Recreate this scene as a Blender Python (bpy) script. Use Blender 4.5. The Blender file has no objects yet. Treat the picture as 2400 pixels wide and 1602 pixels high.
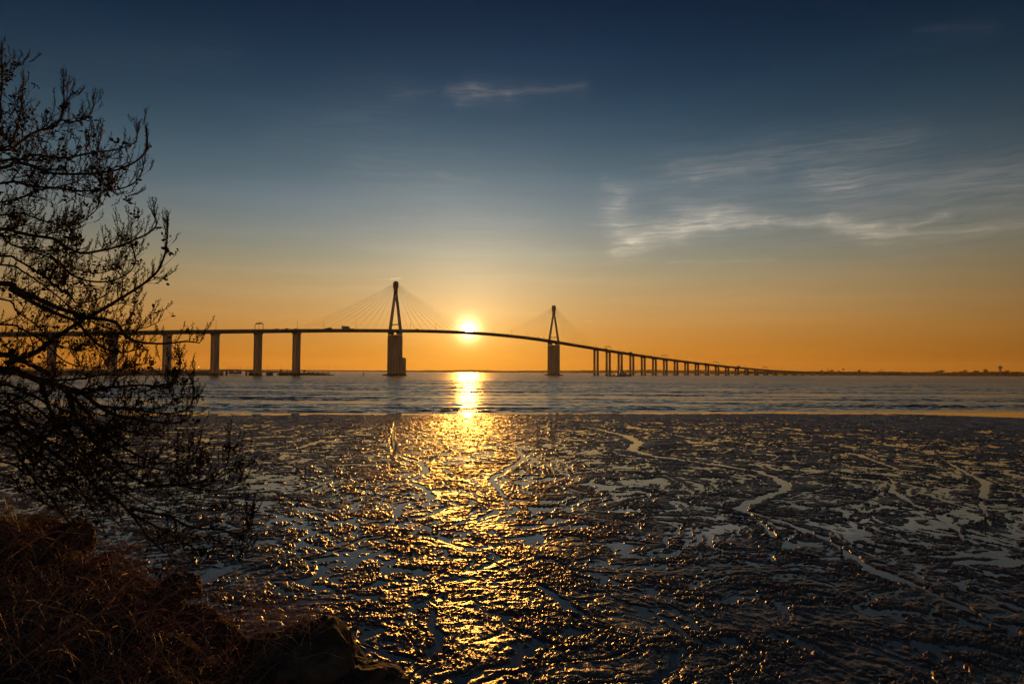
import bpy, math, random
import numpy as np
from mathutils import Vector, Matrix

random.seed(7)
rng = np.random.default_rng(7)
scene = bpy.context.scene
col = scene.collection
PI = math.pi
rad = math.radians

# ------------------------------------------------------------------ helpers
def s2l(c):
    return tuple((v / 255 / 12.92) if v / 255 <= 0.04045 else ((v / 255 + 0.055) / 1.055) ** 2.4 for v in c)

def tag(o, label=None, cat=None, group=None, kind=None):
    if label: o['label'] = label
    if cat: o['category'] = cat
    if group: o['group'] = group
    if kind: o['kind'] = kind
    return o

def empty(name, loc=(0, 0, 0), rz=0.0):
    o = bpy.data.objects.new(name, None)
    o.empty_display_size = 0.5
    col.objects.link(o)
    o.location = loc
    o.rotation_euler = (0, 0, rz)
    return o

class MB:
    """collects shapes, then links them as one mesh object"""
    def __init__(self):
        self.v = []; self.f = []
    def add(self, vs, fs):
        b = len(self.v)
        self.v.extend(vs)
        self.f.extend([tuple(i + b for i in f) for f in fs])
    def box(self, c, size, ax=(1, 0, 0), ay=(0, 1, 0), az=(0, 0, 1), taper=1.0, tapery=None):
        c = Vector(c); ax = Vector(ax); ay = Vector(ay); az = Vector(az)
        sx, sy, sz = (s / 2 for s in size)
        ty = taper if tapery is None else tapery
        vs = []
        for k, t, u in ((-1, 1, 1), (1, taper, ty)):
            for i, j in ((-1, -1), (1, -1), (1, 1), (-1, 1)):
                vs.append(tuple(c + ax * (i * sx * t) + ay * (j * sy * u) + az * (k * sz)))
        self.add(vs, [(3, 2, 1, 0), (4, 5, 6, 7), (0, 1, 5, 4), (1, 2, 6, 5), (2, 3, 7, 6), (3, 0, 4, 7)])
    def tube(self, pts, rs, n=6, cap=True):
        pts = [Vector(p) for p in pts]
        if not hasattr(rs, '__len__'): rs = [rs] * len(pts)
        m = len(pts)
        t0 = (pts[1] - pts[0]).normalized()
        up = Vector((0, 0, 1)) if abs(t0.z) < 0.9 else Vector((1, 0, 0))
        u = t0.cross(up).normalized()
        vs = []
        for i in range(m):
            t = (pts[min(i + 1, m - 1)] - pts[max(i - 1, 0)])
            if t.length < 1e-9: t = t0.copy()
            t.normalize()
            u = (u - t * u.dot(t))
            if u.length < 1e-6: u = t.orthogonal()
            u.normalize()
            w = t.cross(u)
            for k in range(n):
                a = 2 * PI * k / n
                vs.append(tuple(pts[i] + (u * math.cos(a) + w * math.sin(a)) * rs[i]))
        fs = []
        for i in range(m - 1):
            for k in range(n):
                a = i * n + k; b = i * n + (k + 1) % n
                fs.append((a, b, b + n, a + n))
        if cap:
            fs.append(tuple(range(n - 1, -1, -1)))
            fs.append(tuple((m - 1) * n + k for k in range(n)))
        self.add(vs, fs)
    def octa(self, c, r, d, l):
        c = Vector(c); d = Vector(d).normalized()
        u = d.orthogonal().normalized(); w = d.cross(u)
        vs = [c - d * l] + [c + (u * math.cos(a) + w * math.sin(a)) * r for a in (0, 2.094, 4.189)] + [c + d * l]
        self.add([tuple(v) for v in vs], [(0, 2, 1), (0, 3, 2), (0, 1, 3), (4, 1, 2), (4, 2, 3), (4, 3, 1)])
    def leaf(self, c, d, nrm, l, w):
        c = Vector(c); d = Vector(d).normalized()
        s = d.cross(Vector(nrm))
        if s.length < 1e-4: s = d.orthogonal()
        s.normalize(); n = s.cross(d)
        vs = [c, c + d * l * .35 + s * w * .5 + n * w * .15, c + d * l * .75 + s * w * .4 + n * w * .1, c + d * l - n * w * .1,
              c + d * l * .75 - s * w * .4 + n * w * .1, c + d * l * .35 - s * w * .5 + n * w * .15]
        self.add([tuple(v) for v in vs], [(0, 1, 5), (1, 2, 4, 5), (2, 3, 4)])
    def lathe(self, c, prof, n=12):
        c = Vector(c); vs = []; fs = []
        for r, z in prof:
            for k in range(n):
                a = 2 * PI * k / n
                vs.append((c.x + r * math.cos(a), c.y + r * math.sin(a), c.z + z))
        for i in range(len(prof) - 1):
            for k in range(n):
                a = i * n + k; b = i * n + (k + 1) % n
                fs.append((a, b, b + n, a + n))
        fs.append(tuple(range(n - 1, -1, -1)))
        fs.append(tuple((len(prof) - 1) * n + k for k in range(n)))
        self.add(vs, fs)
    def build(self, name, m, parent=None, smooth=False):
        me = bpy.data.meshes.new(name)
        me.from_pydata(self.v, [], self.f)
        me.materials.append(m)
        if smooth: me.polygons.foreach_set('use_smooth', [True] * len(me.polygons))
        o = bpy.data.objects.new(name, me)
        col.objects.link(o)
        if parent: o.parent = parent
        return o

def grid_mesh(name, X, Y, Z, m, smooth=True):
    """X,Y,Z: (rows, cols) arrays -> one mesh"""
    r, c = Z.shape
    me = bpy.data.meshes.new(name)
    co = np.stack([X, Y, Z], -1).reshape(-1, 3).astype(np.float32)
    i = np.arange(r * c).reshape(r, c)
    q = np.stack([i[:-1, :-1], i[:-1, 1:], i[1:, 1:], i[1:, :-1]], -1).reshape(-1, 4)
    me.vertices.add(len(co)); me.vertices.foreach_set('co', co.ravel())
    me.loops.add(q.size); me.loops.foreach_set('vertex_index', q.ravel().astype(np.int32))
    me.polygons.add(len(q))
    me.polygons.foreach_set('loop_start', (np.arange(len(q)) * 4).astype(np.int32))
    if smooth: me.polygons.foreach_set('use_smooth', np.ones(len(q), dtype=bool))
    me.update(calc_edges=True)
    me.materials.append(m)
    o = bpy.data.objects.new(name, me)
    col.objects.link(o)
    return o

# numpy gradient noise
_perm = np.random.default_rng(11).permutation(256).astype(np.int32)
_perm = np.concatenate([_perm, _perm])
_ga = np.random.default_rng(12).random(256) * 2 * PI
_gx = np.cos(_ga).astype(np.float32); _gy = np.sin(_ga).astype(np.float32)
def perlin(x, y, seed=0):
    x = x.astype(np.float32) + np.float32(seed * 17.31); y = y.astype(np.float32) + np.float32(seed * 9.77)
    xf = np.floor(x); yf = np.floor(y)
    xi = xf.astype(np.int32) & 255; yi = yf.astype(np.int32) & 255
    fx = x - xf; fy = y - yf
    u = fx * fx * fx * (fx * (fx * 6 - 15) + 10); v = fy * fy * fy * (fy * (fy * 6 - 15) + 10)
    x1 = (xi + 1) & 255; y1 = (yi + 1) & 255
    a = _perm[_perm[xi] + yi]; b = _perm[_perm[x1] + yi]; c = _perm[_perm[xi] + y1]; d = _perm[_perm[x1] + y1]
    g = lambda h, dx, dy: _gx[h] * dx + _gy[h] * dy
    n0 = g(a, fx, fy); n1 = g(b, fx - 1, fy); n2 = g(c, fx, fy - 1); n3 = g(d, fx - 1, fy - 1)
    l0 = n0 + u * (n1 - n0); l1 = n2 + u * (n3 - n2)
    return (l0 + v * (l1 - l0)) * np.float32(1.5)
def fbm(x, y, o, seed=0, gain=.5):
    s = 0; a = 1.0
    for i in range(o):
        s = s + a * perlin(x * 2 ** i, y * 2 ** i, seed + i * 3)
        a *= gain
    return s

# ------------------------------------------------------------------ camera
CAM = Vector((0, 0, 6.0))
F = 1600.0                       # focal length in pixels of the 2400 px wide photograph
PITCH = math.atan(69.9 / F); ROLL = 0.0055
cam_d = bpy.data.cameras.new('camera'); cam = bpy.data.objects.new('camera', cam_d); col.objects.link(cam)
cam_d.sensor_width = 36; cam_d.lens = 36 * F / 2400
cam_d.clip_start = 0.1; cam_d.clip_end = 60000
cam.location = CAM
MR = Matrix.Rotation(PI / 2 + PITCH, 3, 'X') @ Matrix.Rotation(ROLL, 3, 'Z')
cam.rotation_euler = MR.to_euler()
scene.camera = cam
scene.view_settings.view_transform = 'Standard'; scene.view_settings.look = 'None'
scene.view_settings.exposure = 0; scene.view_settings.gamma = 1; scene.view_settings.use_curve_mapping = False
scene.display_settings.display_device = 'sRGB'
scene.cycles.max_bounces = 5; scene.cycles.diffuse_bounces = 2; scene.cycles.glossy_bounces = 3; scene.cycles.transmission_bounces = 3
scene.cycles.volume_bounces = 0; scene.cycles.sample_clamp_direct = 30; scene.cycles.sample_clamp_indirect = 6
scene.cycles.caustics_reflective = False; scene.cycles.caustics_refractive = False

def ray(px, py):
    d = Vector(((px - 1200) / F, -(py - 801) / F, -1))
    return (MR @ d).normalized()
def at(px, py, D):
    d = ray(px, py); return CAM + d * (D / d.y)
def ground(px, py, z=0.0):
    d = ray(px, py); return CAM + d * ((z - CAM.z) / d.z)
def at_x(px, D):                 # where the column of the photo meets depth D, on the water
    d = ray(px, 870); p = CAM + d * (D / d.y); return Vector((p.x, p.y, 0))

# ------------------------------------------------------------------ materials
def mat(name, base, rough=.8, metal=0.0, var=0.0, scale=1.0, bump=0.0, bscale=None, spec=.5, trans=None):
    m = bpy.data.materials.new(name); m.use_nodes = True
    nt = m.node_tree; b = nt.nodes['Principled BSDF']
    b.inputs['Base Color'].default_value = (*base, 1)
    b.inputs['Roughness'].default_value = rough
    b.inputs['Metallic'].default_value = metal
    b.inputs['Specular IOR Level'].default_value = spec
    if var or bump:
        tc = nt.nodes.new('ShaderNodeTexCoord')
    if var:
        n = nt.nodes.new('ShaderNodeTexNoise'); n.inputs['Scale'].default_value = scale; n.inputs['Detail'].default_value = 6
        nt.links.new(tc.outputs['Object'], n.inputs['Vector'])
        r = nt.nodes.new('ShaderNodeValToRGB')
        r.color_ramp.elements[0].position = .3; r.color_ramp.elements[1].position = .7
        r.color_ramp.elements[0].color = (*(c * (1 - var) for c in base), 1)
        r.color_ramp.elements[1].color = (*(min(1, c * (1 + var)) for c in base), 1)
        nt.links.new(n.outputs['Fac'], r.inputs['Fac']); nt.links.new(r.outputs['Color'], b.inputs['Base Color'])
    if bump:
        n2 = nt.nodes.new('ShaderNodeTexNoise'); n2.inputs['Scale'].default_value = bscale or scale * 4; n2.inputs['Detail'].default_value = 8
        nt.links.new(tc.outputs['Object'], n2.inputs['Vector'])
        bp = nt.nodes.new('ShaderNodeBump'); bp.inputs['Strength'].default_value = 1; bp.inputs['Distance'].default_value = bump
        nt.links.new(n2.outputs['Fac'], bp.inputs['Height']); nt.links.new(bp.outputs['Normal'], b.inputs['Normal'])
    if trans:
        t = nt.nodes.new('ShaderNodeBsdfTranslucent'); t.inputs['Color'].default_value = (*trans, 1)
        mx = nt.nodes.new('ShaderNodeMixShader'); mx.inputs[0].default_value = .5
        nt.links.new(b.outputs[0], mx.inputs[1]); nt.links.new(t.outputs[0], mx.inputs[2])
        nt.links.new(mx.outputs[0], nt.nodes['Material Output'].inputs['Surface'])
    return m

M = {}
M['concrete'] = mat('pier_concrete', (.30, .28, .26), .85, var=.25, scale=.15, bump=.03, bscale=.6)
_m = M['concrete']; _t = _m.node_tree; _b = _t.nodes['Principled BSDF']
_g = _t.nodes.new('ShaderNodeNewGeometry'); _mp = _t.nodes.new('ShaderNodeMapping'); _mp.inputs['Scale'].default_value = (.9, .9, .05); _t.links.new(_g.outputs['Position'], _mp.inputs['Vector'])
_n = _t.nodes.new('ShaderNodeTexNoise'); _n.inputs['Scale'].default_value = 1; _n.inputs['Detail'].default_value = 6; _t.links.new(_mp.outputs[0], _n.inputs['Vector'])
_r = _t.nodes.new('ShaderNodeValToRGB'); _r.color_ramp.elements[0].position = .34; _r.color_ramp.elements[1].position = .66
_r.color_ramp.elements[0].color = (.17, .155, .14, 1); _r.color_ramp.elements[1].color = (.40, .37, .34, 1); _t.links.new(_n.outputs['Fac'], _r.inputs['Fac'])
_s = _t.nodes.new('ShaderNodeSeparateXYZ'); _t.links.new(_g.outputs['Position'], _s.inputs[0])
_w = _t.nodes.new('ShaderNodeMath'); _w.operation = 'MULTIPLY_ADD'; _w.inputs[1].default_value = 2.5; _t.links.new(_n.outputs['Fac'], _w.inputs[0]); _t.links.new(_s.outputs['Z'], _w.inputs[2])
_k = _t.nodes.new('ShaderNodeMapRange'); _t.links.new(_w.outputs[0], _k.inputs['Value']); _k.inputs['From Min'].default_value = 3.6; _k.inputs['From Max'].default_value = 4.6
_x = _t.nodes.new('ShaderNodeMix'); _x.data_type = 'RGBA'; _t.links.new(_k.outputs[0], _x.inputs['Factor']); _x.inputs['A'].default_value = (.045, .045, .035, 1); _t.links.new(_r.outputs['Color'], _x.inputs['B'])
_t.links.new(_x.outputs['Result'], _b.inputs['Base Color'])
M['deck'] = mat('deck_concrete', (.24, .23, .22), .8, var=.2, scale=.2)
M['steel'] = mat('painted_steel', (.32, .30, .28), .5, var=.1, scale=.5)
M['cable'] = mat('cable_steel', (.12, .11, .10), .5, metal=.3)
M['dark'] = mat('dark_metal', (.05, .05, .05), .6, var=.2, scale=2)
M['road'] = mat('asphalt', (.05, .05, .052), .9, var=.2, scale=.5)
M['bark'] = mat('bark', (.045, .034, .026), .9, var=.5, scale=14, bump=.01, bscale=60, spec=.2)
M['twig'] = mat('twig_bark', (.024, .018, .014), .85, var=.3, scale=10, spec=.2)
M['leaf'] = mat('dark_leaf', (.022, .02, .012), .7, var=.4, scale=8, trans=(.008, .005, .002), spec=.2)
M['veg'] = mat('far_foliage', (.045, .05, .03), .9, var=.4, scale=.3)
M['trunkfar'] = mat('far_trunk', (.08, .06, .05), .9)
M['rock'] = mat('shore_rock', (.075, .06, .048), .85, var=.6, scale=4, bump=.12, bscale=7, spec=.3)
M['soil'] = mat('bank_soil', (.07, .046, .034), .95, var=.5, scale=5, bump=.05, bscale=18, spec=.15)
M['straw'] = mat('dry_straw', (.62, .45, .30), .5, var=.45, scale=9, spec=.5, trans=(.42, .25, .10))
M['bramble'] = mat('dry_bramble', (.27, .145, .10), .65, var=.45, scale=9, spec=.35)
M['deadleaf'] = mat('dead_leaf', (.06, .035, .02), .5, var=.5, scale=7, trans=(.10, .045, .014), spec=.4)
M['grass'] = mat('grass_blade', (.07, .09, .02), .6, var=.3, scale=8, trans=(.22, .22, .04))
M['hill'] = mat('hill_woods', (.05, .05, .035), 1, var=.3, scale=.02)
M['quay'] = mat('quay_stone', (.16, .14, .12), .9, var=.3, scale=.3)
M['tug_hull'] = mat('tug_hull_paint', (.03, .03, .035), .5)
M['tug_house'] = mat('tug_house_paint', (.35, .33, .3), .5)
M['buoy'] = mat('buoy_paint', (.05, .07, .04), .5)
M['rubber'] = mat('black_rubber', (.02, .02, .02), .8)
M['wood'] = mat('grey_driftwood', (.10, .06, .035), .8, var=.3, scale=20)
for k, c in dict(white=(.5, .5, .5), black=(.03, .03, .03), grey=(.2, .2, .21), red=(.25, .04, .03), blue=(.05, .08, .16)).items():
    M['car_' + k] = mat('car_paint_' + k, c, .3)
def emis(name, c, s):
    m = bpy.data.materials.new(name); m.use_nodes = True
    b = m.node_tree.nodes['Principled BSDF']
    b.inputs['Emission Color'].default_value = (*c, 1); b.inputs['Emission Strength'].default_value = s
    return m
M['lit'] = emis('lit_lamp', (1, .7, .3), 12)

# ------------------------------------------------------------------ sun and sky
SUN = ray(1098, 773)
sun_el = math.asin(SUN.z); sun_az = math.atan2(SUN.x, SUN.y)
ld = bpy.data.lights.new('sun', 'SUN'); sun = bpy.data.objects.new('sun', ld); col.objects.link(sun)
ld.energy = 5.0; ld.angle = rad(.53); ld.color = (1, .40, .055)
sun.rotation_euler = SUN.to_track_quat('Z', 'Y').to_euler()

world = bpy.data.worlds.new('World'); scene.world = world; world.use_nodes = True
nt = world.node_tree; nt.nodes.clear()
N = nt.nodes.new; L = nt.links.new
def math_(op, a, b=None, c=None, clamp=False):
    n = N('ShaderNodeMath'); n.operation = op; n.use_clamp = clamp
    for i, v in enumerate((a, b, c)):
        if v is None: continue
        if isinstance(v, (int, float)): n.inputs[i].default_value = v
        else: L(v, n.inputs[i])
    return n.outputs[0]
def vmath(op, a, b=None, s=None, out=0):
    n = N('ShaderNodeVectorMath'); n.operation = op
    for i, v in enumerate((a, b)):
        if v is None: continue
        if isinstance(v, (tuple, Vector)): n.inputs[i].default_value = tuple(v)
        else: L(v, n.inputs[i])
    if s is not None:
        if isinstance(s, (int, float)): n.inputs['Scale'].default_value = s
        else: L(s, n.inputs['Scale'])
    return n.outputs[out]
def col_scale(c, f):
    return vmath('SCALE', c, None, f)
tc = N('ShaderNodeTexCoord')
D_ = vmath('NORMALIZE', tc.outputs['Generated'])
sep = N('ShaderNodeSeparateXYZ'); L(D_, sep.inputs[0])
z = sep.outputs['Z']
el = math_('ARCSINE', z)
az = math_('ARCTAN2', sep.outputs['X'], sep.outputs['Y'])
ang = math_('ARCCOSINE', math_('MINIMUM', vmath('DOT_PRODUCT', D_, tuple(SUN), out=1), 1.0))
ramp = N('ShaderNodeValToRGB'); cr = ramp.color_ramp; cr.interpolation = 'B_SPLINE'
STOPS = [(0.0, (164, 96, 24)), (2.0, (182, 117, 36)), (4.5, (182, 137, 76)), (7.5, (158, 142, 106)), (10, (128, 132, 120)), (13, (100, 116, 124)),
         (16, (72, 97, 110)), (20, (38, 70, 92)), (25, (10, 46, 73)), (30, (0, 30, 57)), (50, (0, 26, 48)), (90, (6, 22, 42))]
EMAX = 90.0
while len(cr.elements) < len(STOPS): cr.elements.new(.5)
for e, (d, c) in zip(cr.elements, STOPS):
    e.position = d / EMAX; e.color = (*s2l(c), 1)
L(math_('MULTIPLY', math_('MAXIMUM', el, 0.0), 180 / PI / EMAX), ramp.inputs['Fac'])
# the sky pales towards the sun and deepens away from it
fall = N('ShaderNodeMapRange'); fall.interpolation_type = 'SMOOTHSTEP'
L(ang, fall.inputs['Value']); fall.inputs['From Min'].default_value = rad(8); fall.inputs['From Max'].default_value = rad(58)
fall.inputs['To Min'].default_value = 1.12; fall.inputs['To Max'].default_value = .36
back = N('ShaderNodeMapRange'); back.interpolation_type = 'SMOOTHSTEP'      # sky behind the view brightened: added fill for faces turned from the sun
L(ang, back.inputs['Value']); back.inputs['From Min'].default_value = rad(80); back.inputs['From Max'].default_value = rad(140)
back.inputs['To Min'].default_value = 1.0; back.inputs['To Max'].default_value = 3.0
base = col_scale(ramp.outputs['Color'], math_('MULTIPLY', fall.outputs['Result'], back.outputs['Result']))
nish = N('ShaderNodeTexSky'); nish.sky_type = 'NISHITA'; nish.sun_disc = False
nish.sun_elevation = sun_el; nish.sun_rotation = sun_az; nish.altitude = 0; nish.dust_density = 2.0; nish.air_density = 1.0
def glow(width_deg, amp, c, p=1.0):
    t = math_('POWER', math_('DIVIDE', ang, rad(width_deg)), p)
    g = math_('MULTIPLY', math_('EXPONENT', math_('MULTIPLY', t, -1.0)), amp)
    return vmath('SCALE', c, None, g)
total = base
gt = N('ShaderNodeValToRGB'); gt.color_ramp.interpolation = 'B_SPLINE'
GST = [(0, (1, .47, .05)), (2.2, (1, .52, .08)), (4.5, (1, .66, .24)), (8, (1, .72, .40)), (13, (.95, .78, .55)), (22, (.5, .6, .6))]
while len(gt.color_ramp.elements) < len(GST): gt.color_ramp.elements.new(.5)
for e, (d, c) in zip(gt.color_ramp.elements, GST):
    e.position = d / 30; e.color = (*c, 1)
L(math_('MULTIPLY', math_('MAXIMUM', el, 0.0), 180 / PI / 30), gt.inputs['Fac'])
def gexp(w, a, p):
    return math_('MULTIPLY', math_('EXPONENT', math_('MULTIPLY', math_('POWER', math_('DIVIDE', ang, rad(w)), p), -1.0)), a)
total = vmath('ADD', total, vmath('SCALE', gt.outputs['Color'], None, math_('ADD', gexp(4.6, .62, 1.1), gexp(13, .10, 2.0))))
total = vmath('ADD', total, vmath('SCALE', (1, .80, .36), None, gexp(.37, 10.0, 1.0)))
disc = N('ShaderNodeMapRange'); disc.interpolation_type = 'SMOOTHSTEP'
L(ang, disc.inputs['Value']); disc.inputs['From Min'].default_value = rad(.24); disc.inputs['From Max'].default_value = rad(.36)
disc.inputs['To Min'].default_value = 40.0; disc.inputs['To Max'].default_value = 0.0
total = vmath('ADD', total, vmath('SCALE', (1, .85, .55), None, disc.outputs['Result']))

# cirrus: strokes laid in azimuth / elevation, frayed by noise
P0 = N('ShaderNodeCombineXYZ'); L(az, P0.inputs[0]); L(el, P0.inputs[1])
wn = N('ShaderNodeTexNoise'); wn.inputs['Scale'].default_value = 26; wn.inputs['Detail'].default_value = 5; wn.inputs['Roughness'].default_value = .6
L(vmath('MULTIPLY', P0.outputs[0], (.55, 1, 1)), wn.inputs['Vector'])
warp = vmath('SCALE', vmath('SUBTRACT', wn.outputs['Color'], (.5, .5, .5)), None, .035)
P = vmath('ADD', P0.outputs[0], vmath('MULTIPLY', warp, (1.6, .7, 0)))
def ae(x, y):
    d = ray(x * 1.0217, y * 1.0217); return Vector((math.atan2(d.x, d.y), math.asin(d.z), 0))
STROKES = [
 (1380, 420, 1425, 438, 8, .10), (1436, 446, 1404, 486, 15, .13), (1400, 488, 1428, 528, 26, .13), (1425, 528, 1470, 552, 16, .26), (1460, 556, 1410, 576, 8, .22),
 (1455, 548, 1560, 532, 13, .34), (1560, 532, 1640, 514, 11, .34), (1640, 512, 1765, 510, 9, .40), (1500, 522, 1640, 502, 9, .25), (1570, 488, 1700, 492, 14, .16),
 (1765, 508, 1900, 505, 5, .26), (1900, 505, 2000, 516, 9, .20), (1990, 537, 2062, 520, 8, .24), (2062, 520, 2175, 486, 5, .20), (1920, 522, 2020, 540, 11, .16),
 (2050, 540, 2349, 515, 10, .10), (1870, 410, 1965, 425, 13, .13), (1550, 388, 1760, 370, 18, .09), (1595, 412, 1700, 394, 7, .12), (1760, 365, 2100, 312, 18, .05),
 (1900, 422, 2400, 398, 22, .07), (1550, 470, 2400, 445, 60, .05), (1480, 400, 2000, 340, 36, .018), (1040, 207, 1085, 202, 9, .07), (1062, 230, 1110, 212, 10, .10), (1085, 202, 1165, 213, 11, .10),
 (1165, 213, 1335, 206, 7, .07), (900, 218, 1005, 211, 6, .03), (640, 305, 900, 232, 40, .016), (0, 152, 520, 112, 28, .010), (1540, 603, 1770, 598, 4, .07),
 (850, 380, 1250, 590, 70, .03), (1000, 400, 1100, 415, 6, .03), (2100, 70, 2260, 66, 8, .015),
 (868, 641, 897, 639.5, .8, .08), (897, 639.5, 919, 638, .7, .38), (1343, 736, 1358, 737, .8, .12)]
cl = None; contr = None
for i, (x0, y0, x1, y1, w, a) in enumerate(STROKES):
    A = ae(x0, y0); B = ae(x1, y1); AB = B - A
    hard = w < 2
    pa = vmath('SUBTRACT', P0.outputs[0] if hard else P, tuple(A))
    t = math_('MULTIPLY', vmath('DOT_PRODUCT', pa, tuple(AB), out=1), 1 / AB.length_squared, clamp=True)
    d = vmath('LENGTH', vmath('SUBTRACT', pa, vmath('SCALE', tuple(AB), None, t)), out=1)
    q = math_('POWER', math_('DIVIDE', d, w * (1 if hard else 1.25) * 1.0217 / F), 1.6 if hard else 1.25)
    g = math_('MULTIPLY', math_('EXPONENT', math_('MULTIPLY', q, -1.0)), a if hard else a * .85)
    if hard: contr = g if contr is None else math_('ADD', contr, g)
    else: cl = g if cl is None else math_('ADD', cl, math_('MULTIPLY', g, math_('SUBTRACT', 1.0, math_('MULTIPLY', cl, 1.4), clamp=True)))
rot = N('ShaderNodeMapping'); rot.inputs['Rotation'].default_value = (0, 0, rad(-9)); rot.inputs['Scale'].default_value = (11, 150, 1)
PS_ = vmath('ADD', P0.outputs[0], vmath('SCALE', warp, None, .45))
L(PS_, rot.inputs['Vector'])
st = N('ShaderNodeTexNoise'); st.inputs['Scale'].default_value = 1.0; st.inputs['Detail'].default_value = 8; st.inputs['Roughness'].default_value = .62
L(rot.outputs[0], st.inputs['Vector'])
stm = N('ShaderNodeMapRange'); L(st.outputs['Fac'], stm.inputs['Value'])
stm.inputs['From Min'].default_value = .34; stm.inputs['From Max'].default_value = .66; stm.inputs['To Min'].default_value = .22; stm.inputs['To Max'].default_value = 1.05
veil = N('ShaderNodeTexNoise'); veil.inputs['Scale'].default_value = .22; veil.inputs['Detail'].default_value = 6
L(rot.outputs[0], veil.inputs['Vector'])
vm = N('ShaderNodeMapRange'); L(veil.outputs['Fac'], vm.inputs['Value']); vm.inputs['From Min'].default_value = .45; vm.inputs['From Max'].default_value = .75; vm.inputs['To Max'].default_value = .10
rot2 = N('ShaderNodeMapping'); rot2.inputs['Rotation'].default_value = (0, 0, rad(6)); rot2.inputs['Scale'].default_value = (22, 330, 1)
L(PS_, rot2.inputs['Vector'])
st2 = N('ShaderNodeTexNoise'); st2.inputs['Scale'].default_value = 1.0; st2.inputs['Detail'].default_value = 5; L(rot2.outputs[0], st2.inputs['Vector'])
fib = N('ShaderNodeMapRange'); L(st2.outputs['Fac'], fib.inputs['Value']); fib.inputs['From Min'].default_value = .36; fib.inputs['From Max'].default_value = .64; fib.inputs['To Min'].default_value = .75; fib.inputs['To Max'].default_value = 1.25
clouds = math_('ADD', math_('MULTIPLY', math_('MULTIPLY', cl, stm.outputs['Result']), fib.outputs['Result']), contr)
ctint = vmath('SCALE', (.92, .72, .52), None, clouds)
total = vmath('ADD', total, ctint)
total = vmath('ADD', total, vmath('SCALE', total, None, math_('MULTIPLY', vm.outputs['Result'], 1.0)))
bg1 = N('ShaderNodeBackground'); L(nish.outputs[0], bg1.inputs['Color']); bg1.inputs['Strength'].default_value = .0
bg2 = N('ShaderNodeBackground'); L(total, bg2.inputs['Color']); bg2.inputs['Strength'].default_value = 1.0
ad = N('ShaderNodeAddShader'); L(bg1.outputs[0], ad.inputs[0]); L(bg2.outputs[0], ad.inputs[1])
wo = N('ShaderNodeOutputWorld'); L(ad.outputs[0], wo.inputs['Surface'])
world.cycles.sampling_method = 'MANUAL'; world.cycles.sample_map_resolution = 1024

# ------------------------------------------------------------------ air
hz = MB(); hz.box((400, 3700, 66), (17000, 9000, 137))
hm = bpy.data.materials.new('haze_air'); hm.use_nodes = True
hm.node_tree.nodes.clear()
pv = hm.node_tree.nodes.new('ShaderNodeVolumePrincipled'); mo = hm.node_tree.nodes.new('ShaderNodeOutputMaterial')
pv.inputs['Color'].default_value = (.95, .84, .68, 1); pv.inputs['Density'].default_value = .000022; pv.inputs['Anisotropy'].default_value = .45
hm.node_tree.links.new(pv.outputs[0], mo.inputs['Volume'])
tag(hz.build('haze', hm), kind='stuff')

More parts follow.
